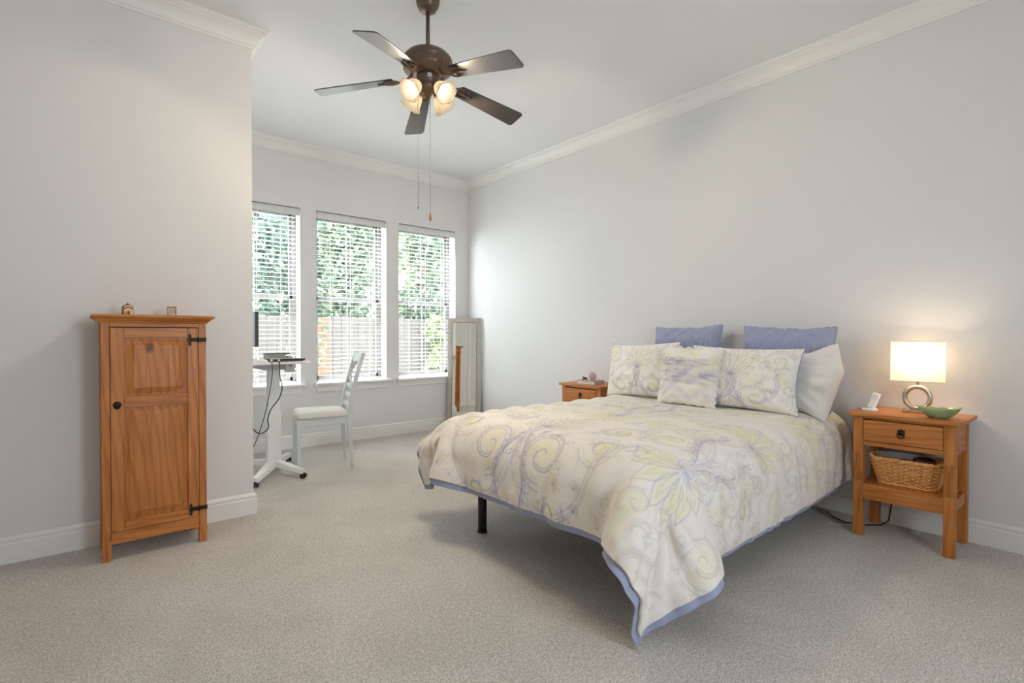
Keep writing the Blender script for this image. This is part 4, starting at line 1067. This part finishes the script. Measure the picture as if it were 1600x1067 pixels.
# ---- the comforter's drape: a small cloth solver over a rounded mattress block
SU, SV = 2.325, 2.14                       # cloth length (head to foot) and width
CN = (97, 89)
def drape_comforter(steps=240):
    rg = np.random.default_rng(4)
    n1, n2 = CN
    xa, xb, ya, yb = 3.66, 1.345, 0.75, 2.875
    P = np.zeros((n1, n2, 3))
    dx = (xa - xb) / (n1 - 1); dy = (yb - ya) / (n2 - 1)
    xx, yy = np.meshgrid(np.linspace(xa, xb, n1), np.linspace(ya, yb, n2), indexing='ij')
    t = math.radians(0.8)
    P[..., 0] = 2.5 + (xx - 2.5) * math.cos(t) - (yy - 1.9) * math.sin(t)
    P[..., 1] = 1.9 + (xx - 2.5) * math.sin(t) + (yy - 1.9) * math.cos(t)
    P[..., 2] = 0.70 + 0.01 * np.sin(xx * 7 + 1.3 * np.sin(yy * 3)) * np.sin(yy * 5 + xx * 2 + 0.7) + 0.004 * rg.standard_normal((n1, n2))
    rad = 0.17
    lo_, hi_ = np.array([1.615, 1.125, 0.05]), np.array([3.9, 2.70, 0.637])
    cen, half = (lo_ + hi_) / 2, (hi_ - lo_) / 2 - rad
    vel = np.zeros_like(P); dt = 1 / 60.0; grav = np.array([0, 0, -9.8]); stiff = 0.5
    diag = math.hypot(dx, dy)
    def pull(A, B, length, k):
        d = B - A; l = np.linalg.norm(d, axis=-1, keepdims=True)
        m_ = (0.5 * k) * (1 - length / np.maximum(l, 1e-9)) * d
        A += m_; B -= m_
    head = P[:4].copy()
    near = np.exp(-(((xx - xb) / 0.30) ** 2 + ((yy - ya) / 0.30) ** 2))[..., None]
    pin = ((yy[:4] > 1.25) & (yy[:4] < 2.6))[..., None] * 0.2
    for it in range(steps):
        vel = vel * 0.97 + grav * dt
        if it < 170:                       # the loose corner is tugged outwards while the cloth settles
            vel += near * np.array([-0.7, -0.75, 0]) * 3.5 * dt
        before = P.copy(); P = P + vel * dt
        for k in range(40):
            for s in (0, 1): pull(P[s:-1:2], P[s + 1::2], dx, 1)
            for s in (0, 1): pull(P[:, s:-1:2], P[:, s + 1::2], dy, 1)
            for s in (0, 1):
                A, B = P[s:-1:2], P[s + 1::2]
                pull(A[:, :-1], B[:, 1:], diag, 0.5); pull(A[:, 1:], B[:, :-1], diag, 0.5)
            if k % 2 == 0:
                for step in (2, 5):
                    for s in range(2 * step):
                        ia = np.arange(s, n1 - step, 2 * step)
                        if len(ia):
                            A, B = P[ia], P[ia + step]; pull(A, B, dx * step, stiff); P[ia] = A; P[ia + step] = B
                        ia = np.arange(s, n2 - step, 2 * step)
                        if len(ia):
                            A, B = P[:, ia], P[:, ia + step]; pull(A, B, dy * step, stiff); P[:, ia] = A; P[:, ia + step] = B
            q = P - cen; d = q - np.clip(q, -half, half)
            l = np.linalg.norm(d, axis=-1, keepdims=True); nrm = d / np.maximum(l, 1e-9)
            dist = l[..., 0] - rad; touch = dist < 0.012
            P += np.where(touch, 0.012 - dist, 0)[..., None] * nrm
            if k == 39:
                mv = P - before; slide = mv - (mv * nrm).sum(-1, keepdims=True) * nrm
                P -= np.where(touch[..., None], slide * np.where(nrm[..., 2:] > 0.8, 0.97, 0.6), 0)
            P[..., 2] = np.maximum(P[..., 2], 0.012)
            P[:4, :, :2] += (head[:, :, :2] - P[:4, :, :2]) * pin
        vel = (P - before) / dt
        sp = np.linalg.norm(vel, axis=-1, keepdims=True); vel *= np.minimum(1, 3 / np.maximum(sp, 1e-9))
    return P
G0 = drape_comforter()
# ---- printed patterns, painted curve by curve on the cloth's own grid
class Print:
    def __init__(s, su, sv, n_u, n_v, base):
        s.su, s.sv, s.nu, s.nv = su, sv, n_u, n_v
        s.img = np.ones((n_u, n_v, 3)) * np.array(lin(base)[:3])
        s.U, s.V = np.meshgrid(np.linspace(0, su, n_u), np.linspace(0, sv, n_v), indexing='ij')
    def _blend(s, i0, i1, j0, j1, a, rgb):
        c = np.array(lin(rgb)[:3]); s.img[i0:i1, j0:j1] = s.img[i0:i1, j0:j1] * (1 - a[..., None]) + c * a[..., None]
    def win(s, u0, u1, v0, v1):
        i0 = max(0, int(u0 / s.su * (s.nu - 1))); i1 = min(s.nu, int(u1 / s.su * (s.nu - 1)) + 2)
        j0 = max(0, int(v0 / s.sv * (s.nv - 1))); j1 = min(s.nv, int(v1 / s.sv * (s.nv - 1)) + 2)
        return i0, max(i0, i1), j0, max(j0, j1)
    def line(s, pts, w, rgb, alpha=0.8, dash=0.0):
        P = np.array(pts, float); soft = 0.6 * s.su / s.nu + 0.0005
        pad = w + 0.01
        i0, i1, j0, j1 = s.win(P[:, 0].min() - pad, P[:, 0].max() + pad, P[:, 1].min() - pad, P[:, 1].max() + pad)
        if i1 <= i0 or j1 <= j0: return
        U, V = s.U[i0:i1, j0:j1], s.V[i0:i1, j0:j1]; D = np.full(U.shape, 9.0); W_ = np.full(U.shape, w)
        arc = 0
        for k in range(len(P) - 1):
            a, b = P[k], P[k + 1]; d = b - a; L2 = max(d @ d, 1e-12)
            if dash and int(arc / dash) % 2: arc += math.sqrt(L2); continue
            arc += math.sqrt(L2)
            t = np.clip(((U - a[0]) * d[0] + (V - a[1]) * d[1]) / L2, 0, 1)
            D = np.minimum(D, np.hypot(U - a[0] - t * d[0], V - a[1] - t * d[1]))
        s._blend(i0, i1, j0, j1, alpha * (1 - smoothstep(w / 2 - soft, w / 2 + soft, D)), rgb)
    def blob(s, c, ru, rv, ang, rgb, alpha=0.6, soft=0.35):
        R = max(ru, rv) * 1.4
        i0, i1, j0, j1 = s.win(c[0] - R, c[0] + R, c[1] - R, c[1] + R)
        if i1 <= i0 or j1 <= j0: return
        U, V = s.U[i0:i1, j0:j1] - c[0], s.V[i0:i1, j0:j1] - c[1]
        x = (U * math.cos(ang) + V * math.sin(ang)) / ru; y = (-U * math.sin(ang) + V * math.cos(ang)) / rv
        s._blend(i0, i1, j0, j1, alpha * (1 - smoothstep(1 - soft, 1 + soft * 0.4, np.hypot(x, y))), rgb)
LAV, YEL, TAU, BLU = (152, 148, 186), (230, 224, 152), (178, 168, 162), (146, 152, 186)
def spiral(c, r0, a0, turns, sgn=1, k=1.0, n=60):
    t = np.linspace(0, 1, n); r = r0 * (1 - t) ** k * 0.92 + r0 * 0.08; a = a0 + sgn * 2 * PI * turns * t
    return np.stack([c[0] + r * np.cos(a), c[1] + r * np.sin(a)], 1)
def scroll(p, c, r0, a0, turns, sgn, rgb, w=0.005, fill=True, alpha=0.6):
    """an acanthus scroll: a double contour, hatching between, small leaves outside"""
    c = np.array(c); S = spiral(c, r0, a0, turns, sgn)
    if fill:
        p.blob(c, r0 * 0.80, r0 * 0.66, a0, YEL, 0.30, 0.8)
        p.blob(c + r0 * 0.3, r0 * 0.4, r0 * 0.3, a0, (236, 232, 226), 0.5, 0.8)
    p.line(S, w, rgb, alpha)
    if r0 > 0.05:
        p.line((c + (S - c) * 0.80)[:42], w * 0.8, rgb, alpha * 0.8)
        for q in range(2, 34, 2):
            p.line([c + (S[q] - c) * 0.97, c + (S[q + 1] - c) * 0.83], w * 0.7, rgb, alpha * 0.7)
        p.line((c + (S - c) * 1.10)[:30], w * 0.6, TAU, alpha * 0.6)
        for q in range(3, 30, 5):
            d = (S[q] - c) / np.linalg.norm(S[q] - c); petal(p, c + (S[q] - c) * 1.08, math.atan2(d[1], d[0]) + sgn * 0.7, r0 * 0.32, r0 * 0.07, rgb, None, w * 0.7, alpha * 0.7)
def petal(p, c, ang, L, wd, rgb, fill, w=0.004, alpha=0.6):
    t = np.linspace(0, 1, 16); x = L * t; y = wd * np.sin(PI * t ** 1.4)
    def tr(x, y): return np.stack([c[0] + x * math.cos(ang) - y * math.sin(ang), c[1] + x * math.sin(ang) + y * math.cos(ang)], 1)
    if fill: m_ = tr(np.array([L * 0.62]), np.array([0.0]))[0]; p.blob(m_, L * 0.40, wd * 0.9, ang, fill, 0.38, 0.8)
    p.line(tr(x, y), w, rgb, alpha); p.line(tr(x, -y), w, rgb, alpha)
    if L > 0.06: p.line(tr(x * 0.8, y * 0.35), w * 0.7, rgb, alpha * 0.6); p.line(tr(x * 0.8, -y * 0.35), w * 0.7, rgb, alpha * 0.6)
def medallion(p, c, s, up, A=LAV, Bc=TAU, alpha=0.6, w=0.005):
    """palmette over paired scrolls; `up` = +1/-1 along u; mirrored across v"""
    cu, cv = c; f0 = 0 if up > 0 else PI
    for q, (da, L) in enumerate(((0, 0.30), (0.36, 0.28), (-0.36, 0.28), (0.72, 0.24), (-0.72, 0.24), (1.1, 0.19), (-1.1, 0.19), (1.5, 0.14), (-1.5, 0.14))):
        petal(p, (cu + up * 0.05 * s, cv), f0 + da, L * s, 0.034 * s, A if q % 2 == 0 else Bc, YEL, w * 0.8, alpha)
    for rr in (0.05, 0.032): p.line(spiral((cu + up * 0.02 * s, cv), rr * s, 0, 1.0, 1, 0.0), w * 0.9, A, alpha)
    p.blob((cu + up * 0.02 * s, cv), 0.035 * s, 0.03 * s, 0, Bc, 0.3)
    for m_ in (-1, 1):
        scroll(p, (cu - up * 0.15 * s, cv + m_ * 0.19 * s), 0.150 * s, PI - f0, 1.6, m_ * up, A, w, True, alpha)
        scroll(p, (cu + up * 0.20 * s, cv + m_ * 0.34 * s), 0.125 * s, m_ * 1.2, 1.7, -m_ * up, Bc, w, True, alpha * 0.9)
        scroll(p, (cu - up * 0.38 * s, cv + m_ * 0.27 * s), 0.090 * s, m_ * 2.2, 1.5, m_ * up, A, w, True, alpha)
        scroll(p, (cu - up * 0.05 * s, cv + m_ * 0.44 * s), 0.075 * s, m_ * 0.4, 1.4, m_, Bc, w, True, alpha * 0.8)
        t = np.linspace(0, 1, 40)
        arm = np.stack([cu - up * (0.02 + 0.46 * t) * s, cv + m_ * (0.015 + 0.07 * np.sin(t * 3.0) ** 2 + 0.05 * t ** 2) * s], 1)
        p.line(arm, w * 1.2, A, alpha); p.line(arm + np.array([0, m_ * 0.016 * s]), w * 0.8, A, alpha * 0.7)
        for q in range(8):
            b_ = arm[int((0.08 + q * 0.11) * 39)]; petal(p, b_, PI - f0 + m_ * up * (0.9 - 0.1 * q) * -1, 0.075 * s, 0.017 * s, A if q % 2 else Bc, YEL if q % 3 == 0 else None, w * 0.8, alpha * 0.8)
        for q in range(6): petal(p, (cu + up * 0.02 * s, cv + m_ * 0.56 * s), q * PI / 3, 0.07 * s, 0.026 * s, Bc, YEL if q % 2 else None, w * 0.8, alpha * 0.7)
        t = np.linspace(-0.4, PI + 0.3, 40)
        for o_ in (0.0, 0.02, 0.03): p.line(np.stack([cu - up * (0.12 + (0.26 + o_) * np.sin(t)) * s, cv + m_ * (0.24 + (0.22 + o_) * np.cos(t)) * s], 1), w * 0.8, A, alpha * 0.6)
def filler(p, n, r, vlo, vhi, smin, smax, alpha):
    for _ in range(n):
        c = (r.uniform(0, p.su), r.uniform(vlo, vhi)); sg = 1 if r.random() < 0.5 else -1; rgb = LAV if r.random() < 0.4 else TAU; a = alpha * r.uniform(0.5, 1.1); s_ = r.uniform(smin, smax)
        if r.random() < 0.6: scroll(p, c, s_, r.uniform(0, 6), r.uniform(1.0, 1.7), sg, rgb, 0.0042, r.random() < 0.5, a)
        else:
            k = int(r.integers(3, 7)); a0 = r.uniform(0, 6)
            for q in range(k): petal(p, c, a0 + (q - k / 2) * 0.5, s_ * 1.1, s_ * 0.2, rgb, YEL if r.random() < 0.4 else None, 0.0038, a)

KU, KV = 6, 6
def bspline_mat(n, k):
    no = (n - 1) * k + 1; Wm = np.zeros((no, n))
    for i in range(no):
        x = i / k; j = min(int(x), n - 2); t = x - j
        w4 = [(1 - t) ** 3 / 6, (3 * t ** 3 - 6 * t * t + 4) / 6, (-3 * t ** 3 + 3 * t * t + 3 * t + 1) / 6, t ** 3 / 6]
        for q, w_ in enumerate(w4):
            idx = j - 1 + q
            if idx < 0: Wm[i, 0] += 2 * w_; Wm[i, 1] -= w_
            elif idx > n - 1: Wm[i, n - 1] += 2 * w_; Wm[i, n - 2] -= w_
            else: Wm[i, idx] += w_
    return Wm
Wu, Wv = bspline_mat(CN[0], KU), bspline_mat(CN[1], KV)
G = np.einsum('ai,ijk,bj->abk', Wu, G0, Wv)
nu, nv = G.shape[:2]
def grid_normals(P):
    n = np.cross(np.gradient(P, axis=1), np.gradient(P, axis=0)); return n / np.maximum(np.linalg.norm(n, axis=-1, keepdims=True), 1e-9)
Nn = grid_normals(G)
if Nn[nu // 2, nv // 2, 2] < 0: Nn = -Nn
uu, vv = np.meshgrid(np.linspace(0, SU, nu), np.linspace(0, SV, nv), indexing='ij')
edge = np.minimum(np.minimum(SU - uu, vv), SV - vv)
wr = 0.0035 * np.sin(9 * uu + 2.2 * np.sin(4 * vv + 1) + 3 * vv) * np.sin(5 * vv + 1.7 * np.sin(3 * uu))
wr += 0.0030 * np.sin(31 * uu + 2.5 * np.sin(5 * vv) + 6 * np.sin(1.3 * uu * vv)) * (0.4 + 0.6 * np.sin(3.1 * vv + uu) ** 2) * np.exp(-((uu - 0.55) / 0.55) ** 2)
along = np.where((SU - uu) < np.minimum(vv, SV - vv), vv, uu)
wr += 0.0045 * np.exp(-edge / 0.14) * np.sin(2 * PI * along / 0.13 + 3.5 * np.sin(along * 5.3)) * (0.3 + 0.7 * np.sin(along * 3.7 + 1) ** 2)
wr += 0.0075 * np.sin(2 * PI * along / 0.17 + 3 * np.sin(3 * along)) * np.exp(-((edge - 0.22) / 0.16) ** 2)
# folds fanning out from the mattress corners down to the loose tips
for cv0, sg_ in ((0.40, 1), (SV - 0.20, -1)):
    du, dv = uu - (SU - 0.36), sg_ * (cv0 - vv)
    rr_ = np.hypot(du, dv); th_ = np.arctan2(dv, du)
    fan_w = smoothstep(0.04, 0.22, rr_) * smoothstep(-0.5, 0.1, th_) * (1 - smoothstep(PI / 2 - 0.1, PI / 2 + 0.6, th_)) * (1 - smoothstep(0.6, 0.8, rr_))
    wr += 0.0085 * fan_w * (np.sin(th_ * 13 + 1.2 * np.sin(rr_ * 9)) + 0.5 * np.sin(th_ * 23 + 2 + 2 * np.sin(rr_ * 6)))
# soft creases slanting down the hanging near side
wr += 0.0055 * (1 - smoothstep(0.25, 0.55, vv)) * smoothstep(0.0, 0.15, vv) * np.sin(2 * PI * (uu * 6.5 - vv * 2.2) + 2.2 * np.sin(uu * 7 + 1)) * (0.35 + 0.65 * np.sin(uu * 4.1 + vv * 3) ** 2)
# quilting stitches that dimple the filling
wr -= 0.0045 * np.exp(-((((uu + 0.08) % 0.30) - 0.15) ** 2 + ((vv % 0.30) - 0.15) ** 2) / 0.0016)
puff = 0.010 * smoothstep(0, 0.09, edge)
G = G + Nn * (wr + puff)[..., None]

pr = Print(SU, SV, nu, nv, (239, 231, 221))
r = np.random.default_rng(5)
for _ in range(150):
    pr.blob((r.uniform(0, SU), r.uniform(0.3, SV)), r.uniform(0.03, 0.12), r.uniform(0.02, 0.07), r.uniform(0, PI), YEL if r.random() < 0.6 else ((228, 216, 214) if r.random() < 0.5 else (216, 212, 220)), r.uniform(0.08, 0.26), 0.9)
filler(pr, 150, r, 0.36, SV, 0.03, 0.075, 0.42)
VC = 1.20                                   # pattern axis, over the bed's centre line
for k, (u0, up_, s_, al) in enumerate(((1.88, -1, 1.05, 0.80), (1.16, 1, 1.0, 0.5), (0.60, -1, 0.9, 0.42), (0.12, 1, 0.9, 0.40))):
    medallion(pr, (u0, VC), s_, up_, LAV, TAU if k else LAV, al)
    for m_ in (-1, 1):
        medallion(pr, (u0 - 0.12 * (-1) ** k, VC + m_ * 0.78), s_ * 0.85, -up_, TAU if k else LAV, TAU if m_ < 0 else BLU, al * 0.65)
# tone-on-tone swirls along the hanging sides
for _ in range(170):
    side = r.random(); u = r.uniform(0, SU); v = r.uniform(0.02, 0.40) if side < 0.7 else r.uniform(SV - 0.25, SV)
    rgb = (208, 200, 192) if r.random() < 0.6 else (243, 239, 234); c = np.array((u, v)); S = spiral(c, r.uniform(0.03, 0.09), r.uniform(0, 6), r.uniform(0.8, 1.6), 1 if r.random() < 0.5 else -1)
    pr.line(S, 0.005, rgb, 0.6); pr.line(c + (S - c) * 0.85, 0.004, rgb, 0.5); pr.line((c + (S - c) * 1.15)[:30], 0.004, rgb, 0.5)

def cloth_object(name, P, img, mat, thick, parent=None, solid=True):
    m = MB(); n1, n2 = P.shape[:2]
    m.v = [tuple(x) for x in P.reshape(-1, 3).tolist()]
    i = np.arange(n1 * n2).reshape(n1, n2); m.f = np.stack([i[:-1, :-1], i[:-1, 1:], i[1:, 1:], i[1:, :-1]], -1).reshape(-1, 4).tolist()
    m.s = [True] * len(m.f); m.mi = [0] * len(m.f)
    o = m.build(name, mat, parent, recalc=False)
    if img is not None:
        at = o.data.color_attributes.new('pattern', 'FLOAT_COLOR', 'POINT')
        at.data.foreach_set('color', np.concatenate([img, np.ones(img.shape[:2] + (1,))], -1).astype(np.float32).ravel())
    if o.data.polygons[len(m.f) // 2].normal.z < 0 and solid != 'keep': o.data.flip_normals()
    if thick:
        sd = o.modifiers.new('thickness', 'SOLIDIFY'); sd.thickness = thick; sd.offset = -1
    return o
bw = 8
cf = cloth_object('comforter', G[:nu - bw, bw:nv - bw], pr.img[:nu - bw, bw:nv - bw], M['print'], 0.012)
tag(cf, 'pale yellow and lavender printed comforter draped over the bed', 'comforter')
m = MB()
def border_part(P):
    n1, n2 = P.shape[:2]; m.cur = 0; m.grid(P)
Gb = G - Nn * (puff * 0.6 + 0.004)[..., None]
k_ = bw + 2
border_part(Gb[nu - k_:, :]); border_part(Gb[:nu - k_ + 1, :k_]); border_part(Gb[:nu - k_ + 1, nv - k_:])
bo = m.build('blue_border', M['blue_cloth'], cf, recalc=False)
sd = bo.modifiers.new('thickness', 'SOLIDIFY'); sd.thickness = 0.004; sd.offset = 0
bo['label'] = 'periwinkle blue edging'

# ------------------------------------------------------------------ pillows
def pillow_grid(w, h, t, n_u, n_v, seed, sag=0.05, flange=0.0, wrinkle=0.004, power=2.6, extra=None, back=False):
    r = np.random.default_rng(seed)
    U, V = np.meshgrid(np.linspace(-1, 1, n_u), np.linspace(-1, 1, n_v), indexing='ij')
    fu = 1 + flange * 2 / w; fv = 1 + flange * 2 / h
    X = U * w / 2 * fu; Y = V * h / 2 * fv
    iu = np.clip(np.abs(U) * fu, 0, 1); iv = np.clip(np.abs(V) * fv, 0, 1)
    prof = np.sqrt(np.maximum(0, 1 - iu ** power)) * np.sqrt(np.maximum(0, 1 - iv ** power))
    X = X * (1 - sag * (1 - V * V) * np.abs(U) ** 3); Y = Y * (1 - sag * (1 - U * U) * np.abs(V) ** 3)
    Z = t / 2 * prof ** 0.8
    ph = r.uniform(0, 6, 6)
    wv = np.sin(7 * U + 4 * V + ph[0] + 1.5 * np.sin(3 * V + ph[1])) * 0.5 + np.sin(13 * V - 6 * U + ph[2] + 2 * np.sin(2.5 * U + ph[3])) * 0.35 + np.sin(19 * (U + V * np.sign(U)) + ph[4]) * 0.25
    Z = Z + wrinkle * wv * np.minimum(1, prof * 1.8)
    rad = np.sin(np.arctan2(V, U) * 14 + ph[5]) * np.exp(-((np.maximum(np.abs(U), np.abs(V)) - 0.85) / 0.12) ** 2); Z = Z + wrinkle * 0.8 * rad * (prof > 0)
    if extra is not None: X, Y, Z = extra(U, V, X, Y, Z)
    if back: Z = -Z * 0.9
    return np.stack([X, Y, Z], -1)
def place(o, B, lean, yaw=0.0, roll=0.0):
    """local x -> across the bed (-y), local y -> up, local z -> towards the foot (-x); B = middle of the bottom edge"""
    R = Matrix(((0, 0, -1, 0), (-1, 0, 0, 0), (0, 1, 0, 0), (0, 0, 0, 1)))
    o.matrix_world = Matrix.Translation(B) @ Matrix.Rotation(yaw, 4, 'Z') @ Matrix.Rotation(lean, 4, 'Y') @ Matrix.Rotation(roll, 4, 'X') @ R
def pillow(name, label, w, h, t, B, lean, yaw, roll, front, back, seed, group=None, img=None, n=(90, 70), piping=None, **kw):
    root = thing(name, label, 'pillow', (0, 0, 0), 0, group)
    F = pillow_grid(w, h, t, n[0], n[1], seed, **kw); kw2 = dict(kw); kw2['extra'] = kw.get('extra_back'); 
    F[..., 1] += h / 2
    m = MB(); m.grid(F, flip=False); fo = m.build('front_cover', front, root, recalc=False)
    if img is not None:
        at = fo.data.color_attributes.new('pattern', 'FLOAT_COLOR', 'POINT')
        at.data.foreach_set('color', np.concatenate([img, np.ones(img.shape[:2] + (1,))], -1).astype(np.float32).ravel())
    Bk = F.copy(); zz = F[..., 2]; Bk[..., 2] = -np.abs(pillow_grid(w, h, t, n[0], n[1], seed + 50, **{k: v for k, v in kw.items() if k != 'extra'})[..., 2]) * 0.85
    Bk[0, :, 2] = F[0, :, 2]; Bk[-1, :, 2] = F[-1, :, 2]; Bk[:, 0, 2] = F[:, 0, 2]; Bk[:, -1, 2] = F[:, -1, 2]
    m = MB(); m.grid(Bk, flip=True); m.build('back_cover', back, root, recalc=False)
    if piping:
        m = MB(); lp_ = np.concatenate([F[:, 0], F[-1, 1:], F[::-1, -1][1:], F[0, ::-1][1:-1]]); m.tube(lp_[::2].tolist(), piping[0], 6, closed=True); m.build('piping', piping[1], root)
    place(root, B, lean, yaw, roll)
    return root
# blue square pillows with pin tucks, against the wall
def tucks(U, V, X, Y, Z):
    band = (1 - smoothstep(0.58, 0.64, V)) * smoothstep(-0.75, -0.6, V)
    Z = Z + band * 0.010 * np.abs(np.sin(U * 36)) + 0.004 * np.exp(-((V - 0.66) / 0.03) ** 2)
    drape = 0.006 * np.sin(9 * U + 7 * V) * smoothstep(0.5, 0.8, V) * (1 - np.abs(U) ** 6)
    Y = Y + np.maximum(V, 0) ** 6 * (0.0035 * np.sin(U * 11 + 2 * np.sin(U * 5)) + 0.0025 * np.sin(U * 27 + 3 * np.sin(U * 7)))
    return X, Y, Z + 1.8 * drape
pillow('square_pillow', 'blue pin-tucked pillow against the wall behind the small ruched cushion', 0.575, 0.55, 0.13, (3.60, 2.215, 0.662), 0.10, 0.0, -0.01, M['blue_cloth'], M['blue_cloth'], 1, 'blue pin-tucked pillows', n=(240, 90), extra=tucks, sag=0.065, wrinkle=0.008, piping=(0.005, M['blue_cloth']))
pillow('square_pillow', 'blue pin-tucked pillow against the wall on the lit lamp side of the bed', 0.585, 0.54, 0.14, (3.59, 1.485, 0.660), 0.09, 0.03, 0.035, M['blue_cloth'], M['blue_cloth'], 2, 'blue pin-tucked pillows', n=(240, 90), extra=tucks, sag=0.065, wrinkle=0.008, piping=(0.005, M['blue_cloth']))
# white sleeping pillow, open end towards the lamp
def sleeve(U, V, X, Y, Z):
    k = smoothstep(0.55, 1.0, U)
    X = X + k * (0.055 * (1 - np.abs(V - 0.30) * 1.2)); Y = Y + k * (0.05 * V + 0.01)
    Z = Z + k * 0.020 * np.sin(V * 5 + 1) + 0.035 * k * (1 - V * V)
    return X, Y, Z
pillow('sleeping_pillow', 'white cotton pillow with an open case end beside the lit lamp', 0.70, 0.37, 0.22, (3.395, 1.465, 0.664), 0.13, -0.02, 0.0, M['white_cloth'], M['white_cloth'], 3, extra=sleeve, sag=0.02, wrinkle=0.007, power=3.2)
# printed shams with blue backs
def sham_print(n, seed, shift):
    global YEL
    YEL = (234, 230, 186)
    p = Print(0.50, 0.70, n[1], n[0], (242, 237, 231))
    r = np.random.default_rng(seed)
    for _ in range(30): p.blob((r.uniform(0, 0.5), r.uniform(0, 0.7)), r.uniform(0.03, 0.09), r.uniform(0.02, 0.06), r.uniform(0, PI), YEL if r.random() < 0.55 else (214, 210, 222), r.uniform(0.10, 0.24), 0.9)
    filler(p, 34, r, 0.0, 0.7, 0.02, 0.05, 0.4)
    medallion(p, (0.22, 0.35 + shift), 0.80, 1, LAV, TAU, 0.62, 0.0042)
    t = np.linspace(-0.5, PI + 0.5, 60)
    for m_ in (-1, 1):
        for o_ in (0.0, 0.012, 0.022): p.line(np.stack([0.20 - (0.13 + o_) * np.sin(t), 0.35 + shift + m_ * (0.13 + (0.14 + o_) * np.cos(t))], 1), 0.0042, LAV, 0.5)
    return np.transpose(p.img, (1, 0, 2))
nS = (210, 150)
pillow('pillow_sham', 'printed sham with a blue edge, on the standing mirror side of the bed', 0.63, 0.42, 0.175, (3.235, 2.365, 0.668), 0.20, -0.02, -0.04, M['print_plain'], M['blue_cloth'], 11, 'printed pillow shams', img=sham_print(nS, 1, 0.02), n=nS, sag=0.085, wrinkle=0.0065, piping=(0.0035, M['blue_cloth']))
pillow('pillow_sham', 'printed sham with a blue back, leaning on the white pillow', 0.71, 0.405, 0.175, (3.195, 1.585, 0.668), 0.20, 0.04, 0.015, M['print_plain'], M['blue_cloth'], 12, 'printed pillow shams', img=sham_print(nS, 2, -0.03), n=nS, sag=0.085, wrinkle=0.0065, piping=(0.0035, M['blue_cloth']))
# small ruched cushion
def ruched(U, V, X, Y, Z):
    rows = 15.0
    band = smoothstep(-0.32, -0.25, V) * (1 - smoothstep(0.55, 0.62, V))
    q = V * rows * 1.05 + 0.35 * np.sin(U * 17) + 0.25 * np.sin(U * 41 + V * 9)
    Z = Z + band * (0.010 * np.abs(np.sin(q * PI)) ** 0.7) * (0.75 + 0.25 * np.sin(U * 29 + 3 * np.floor(q)))
    e = smoothstep(0.93, 1.0, np.maximum(np.abs(U), np.abs(V)))
    Y = Y + e * 0.007 * np.sin(U * 19 + 4 * V) * np.where(V > 0.9, 1.3, 0.5) * (np.abs(V) > 0.9); X = X + e * 0.004 * np.sin(V * 31) * (np.abs(U) > 0.9)
    return X, Y, Z
p = Print(0.42, 0.44, 220, 180, (240, 236, 230)); r = np.random.default_rng(9)
for _ in range(60):
    u = r.uniform(0, 0.42); c = (YEL if r.random() < 0.5 else (196, 192, 214)); p.blob((u, r.uniform(0, 0.44)), r.uniform(0.015, 0.04), r.uniform(0.03, 0.07), r.uniform(-0.3, 0.3), c, r.uniform(0.2, 0.5), 0.8)
for _ in range(70): p.blob((r.uniform(0.15, 0.33), r.uniform(0, 0.44)), r.uniform(0.006, 0.014), r.uniform(0.02, 0.05), 0, (166, 160, 190), r.uniform(0.2, 0.45), 0.8)
pillow('throw_cushion', 'small square cushion with a ruched middle leaning in front of both shams', 0.415, 0.40, 0.14, (3.075, 1.885, 0.672), 0.24, 0.05, 0.03, M['print_plain'], M['white_cloth'], 15, None, img=np.transpose(p.img, (1, 0, 2)), n=(180, 220), extra=ruched, wrinkle=0.004)
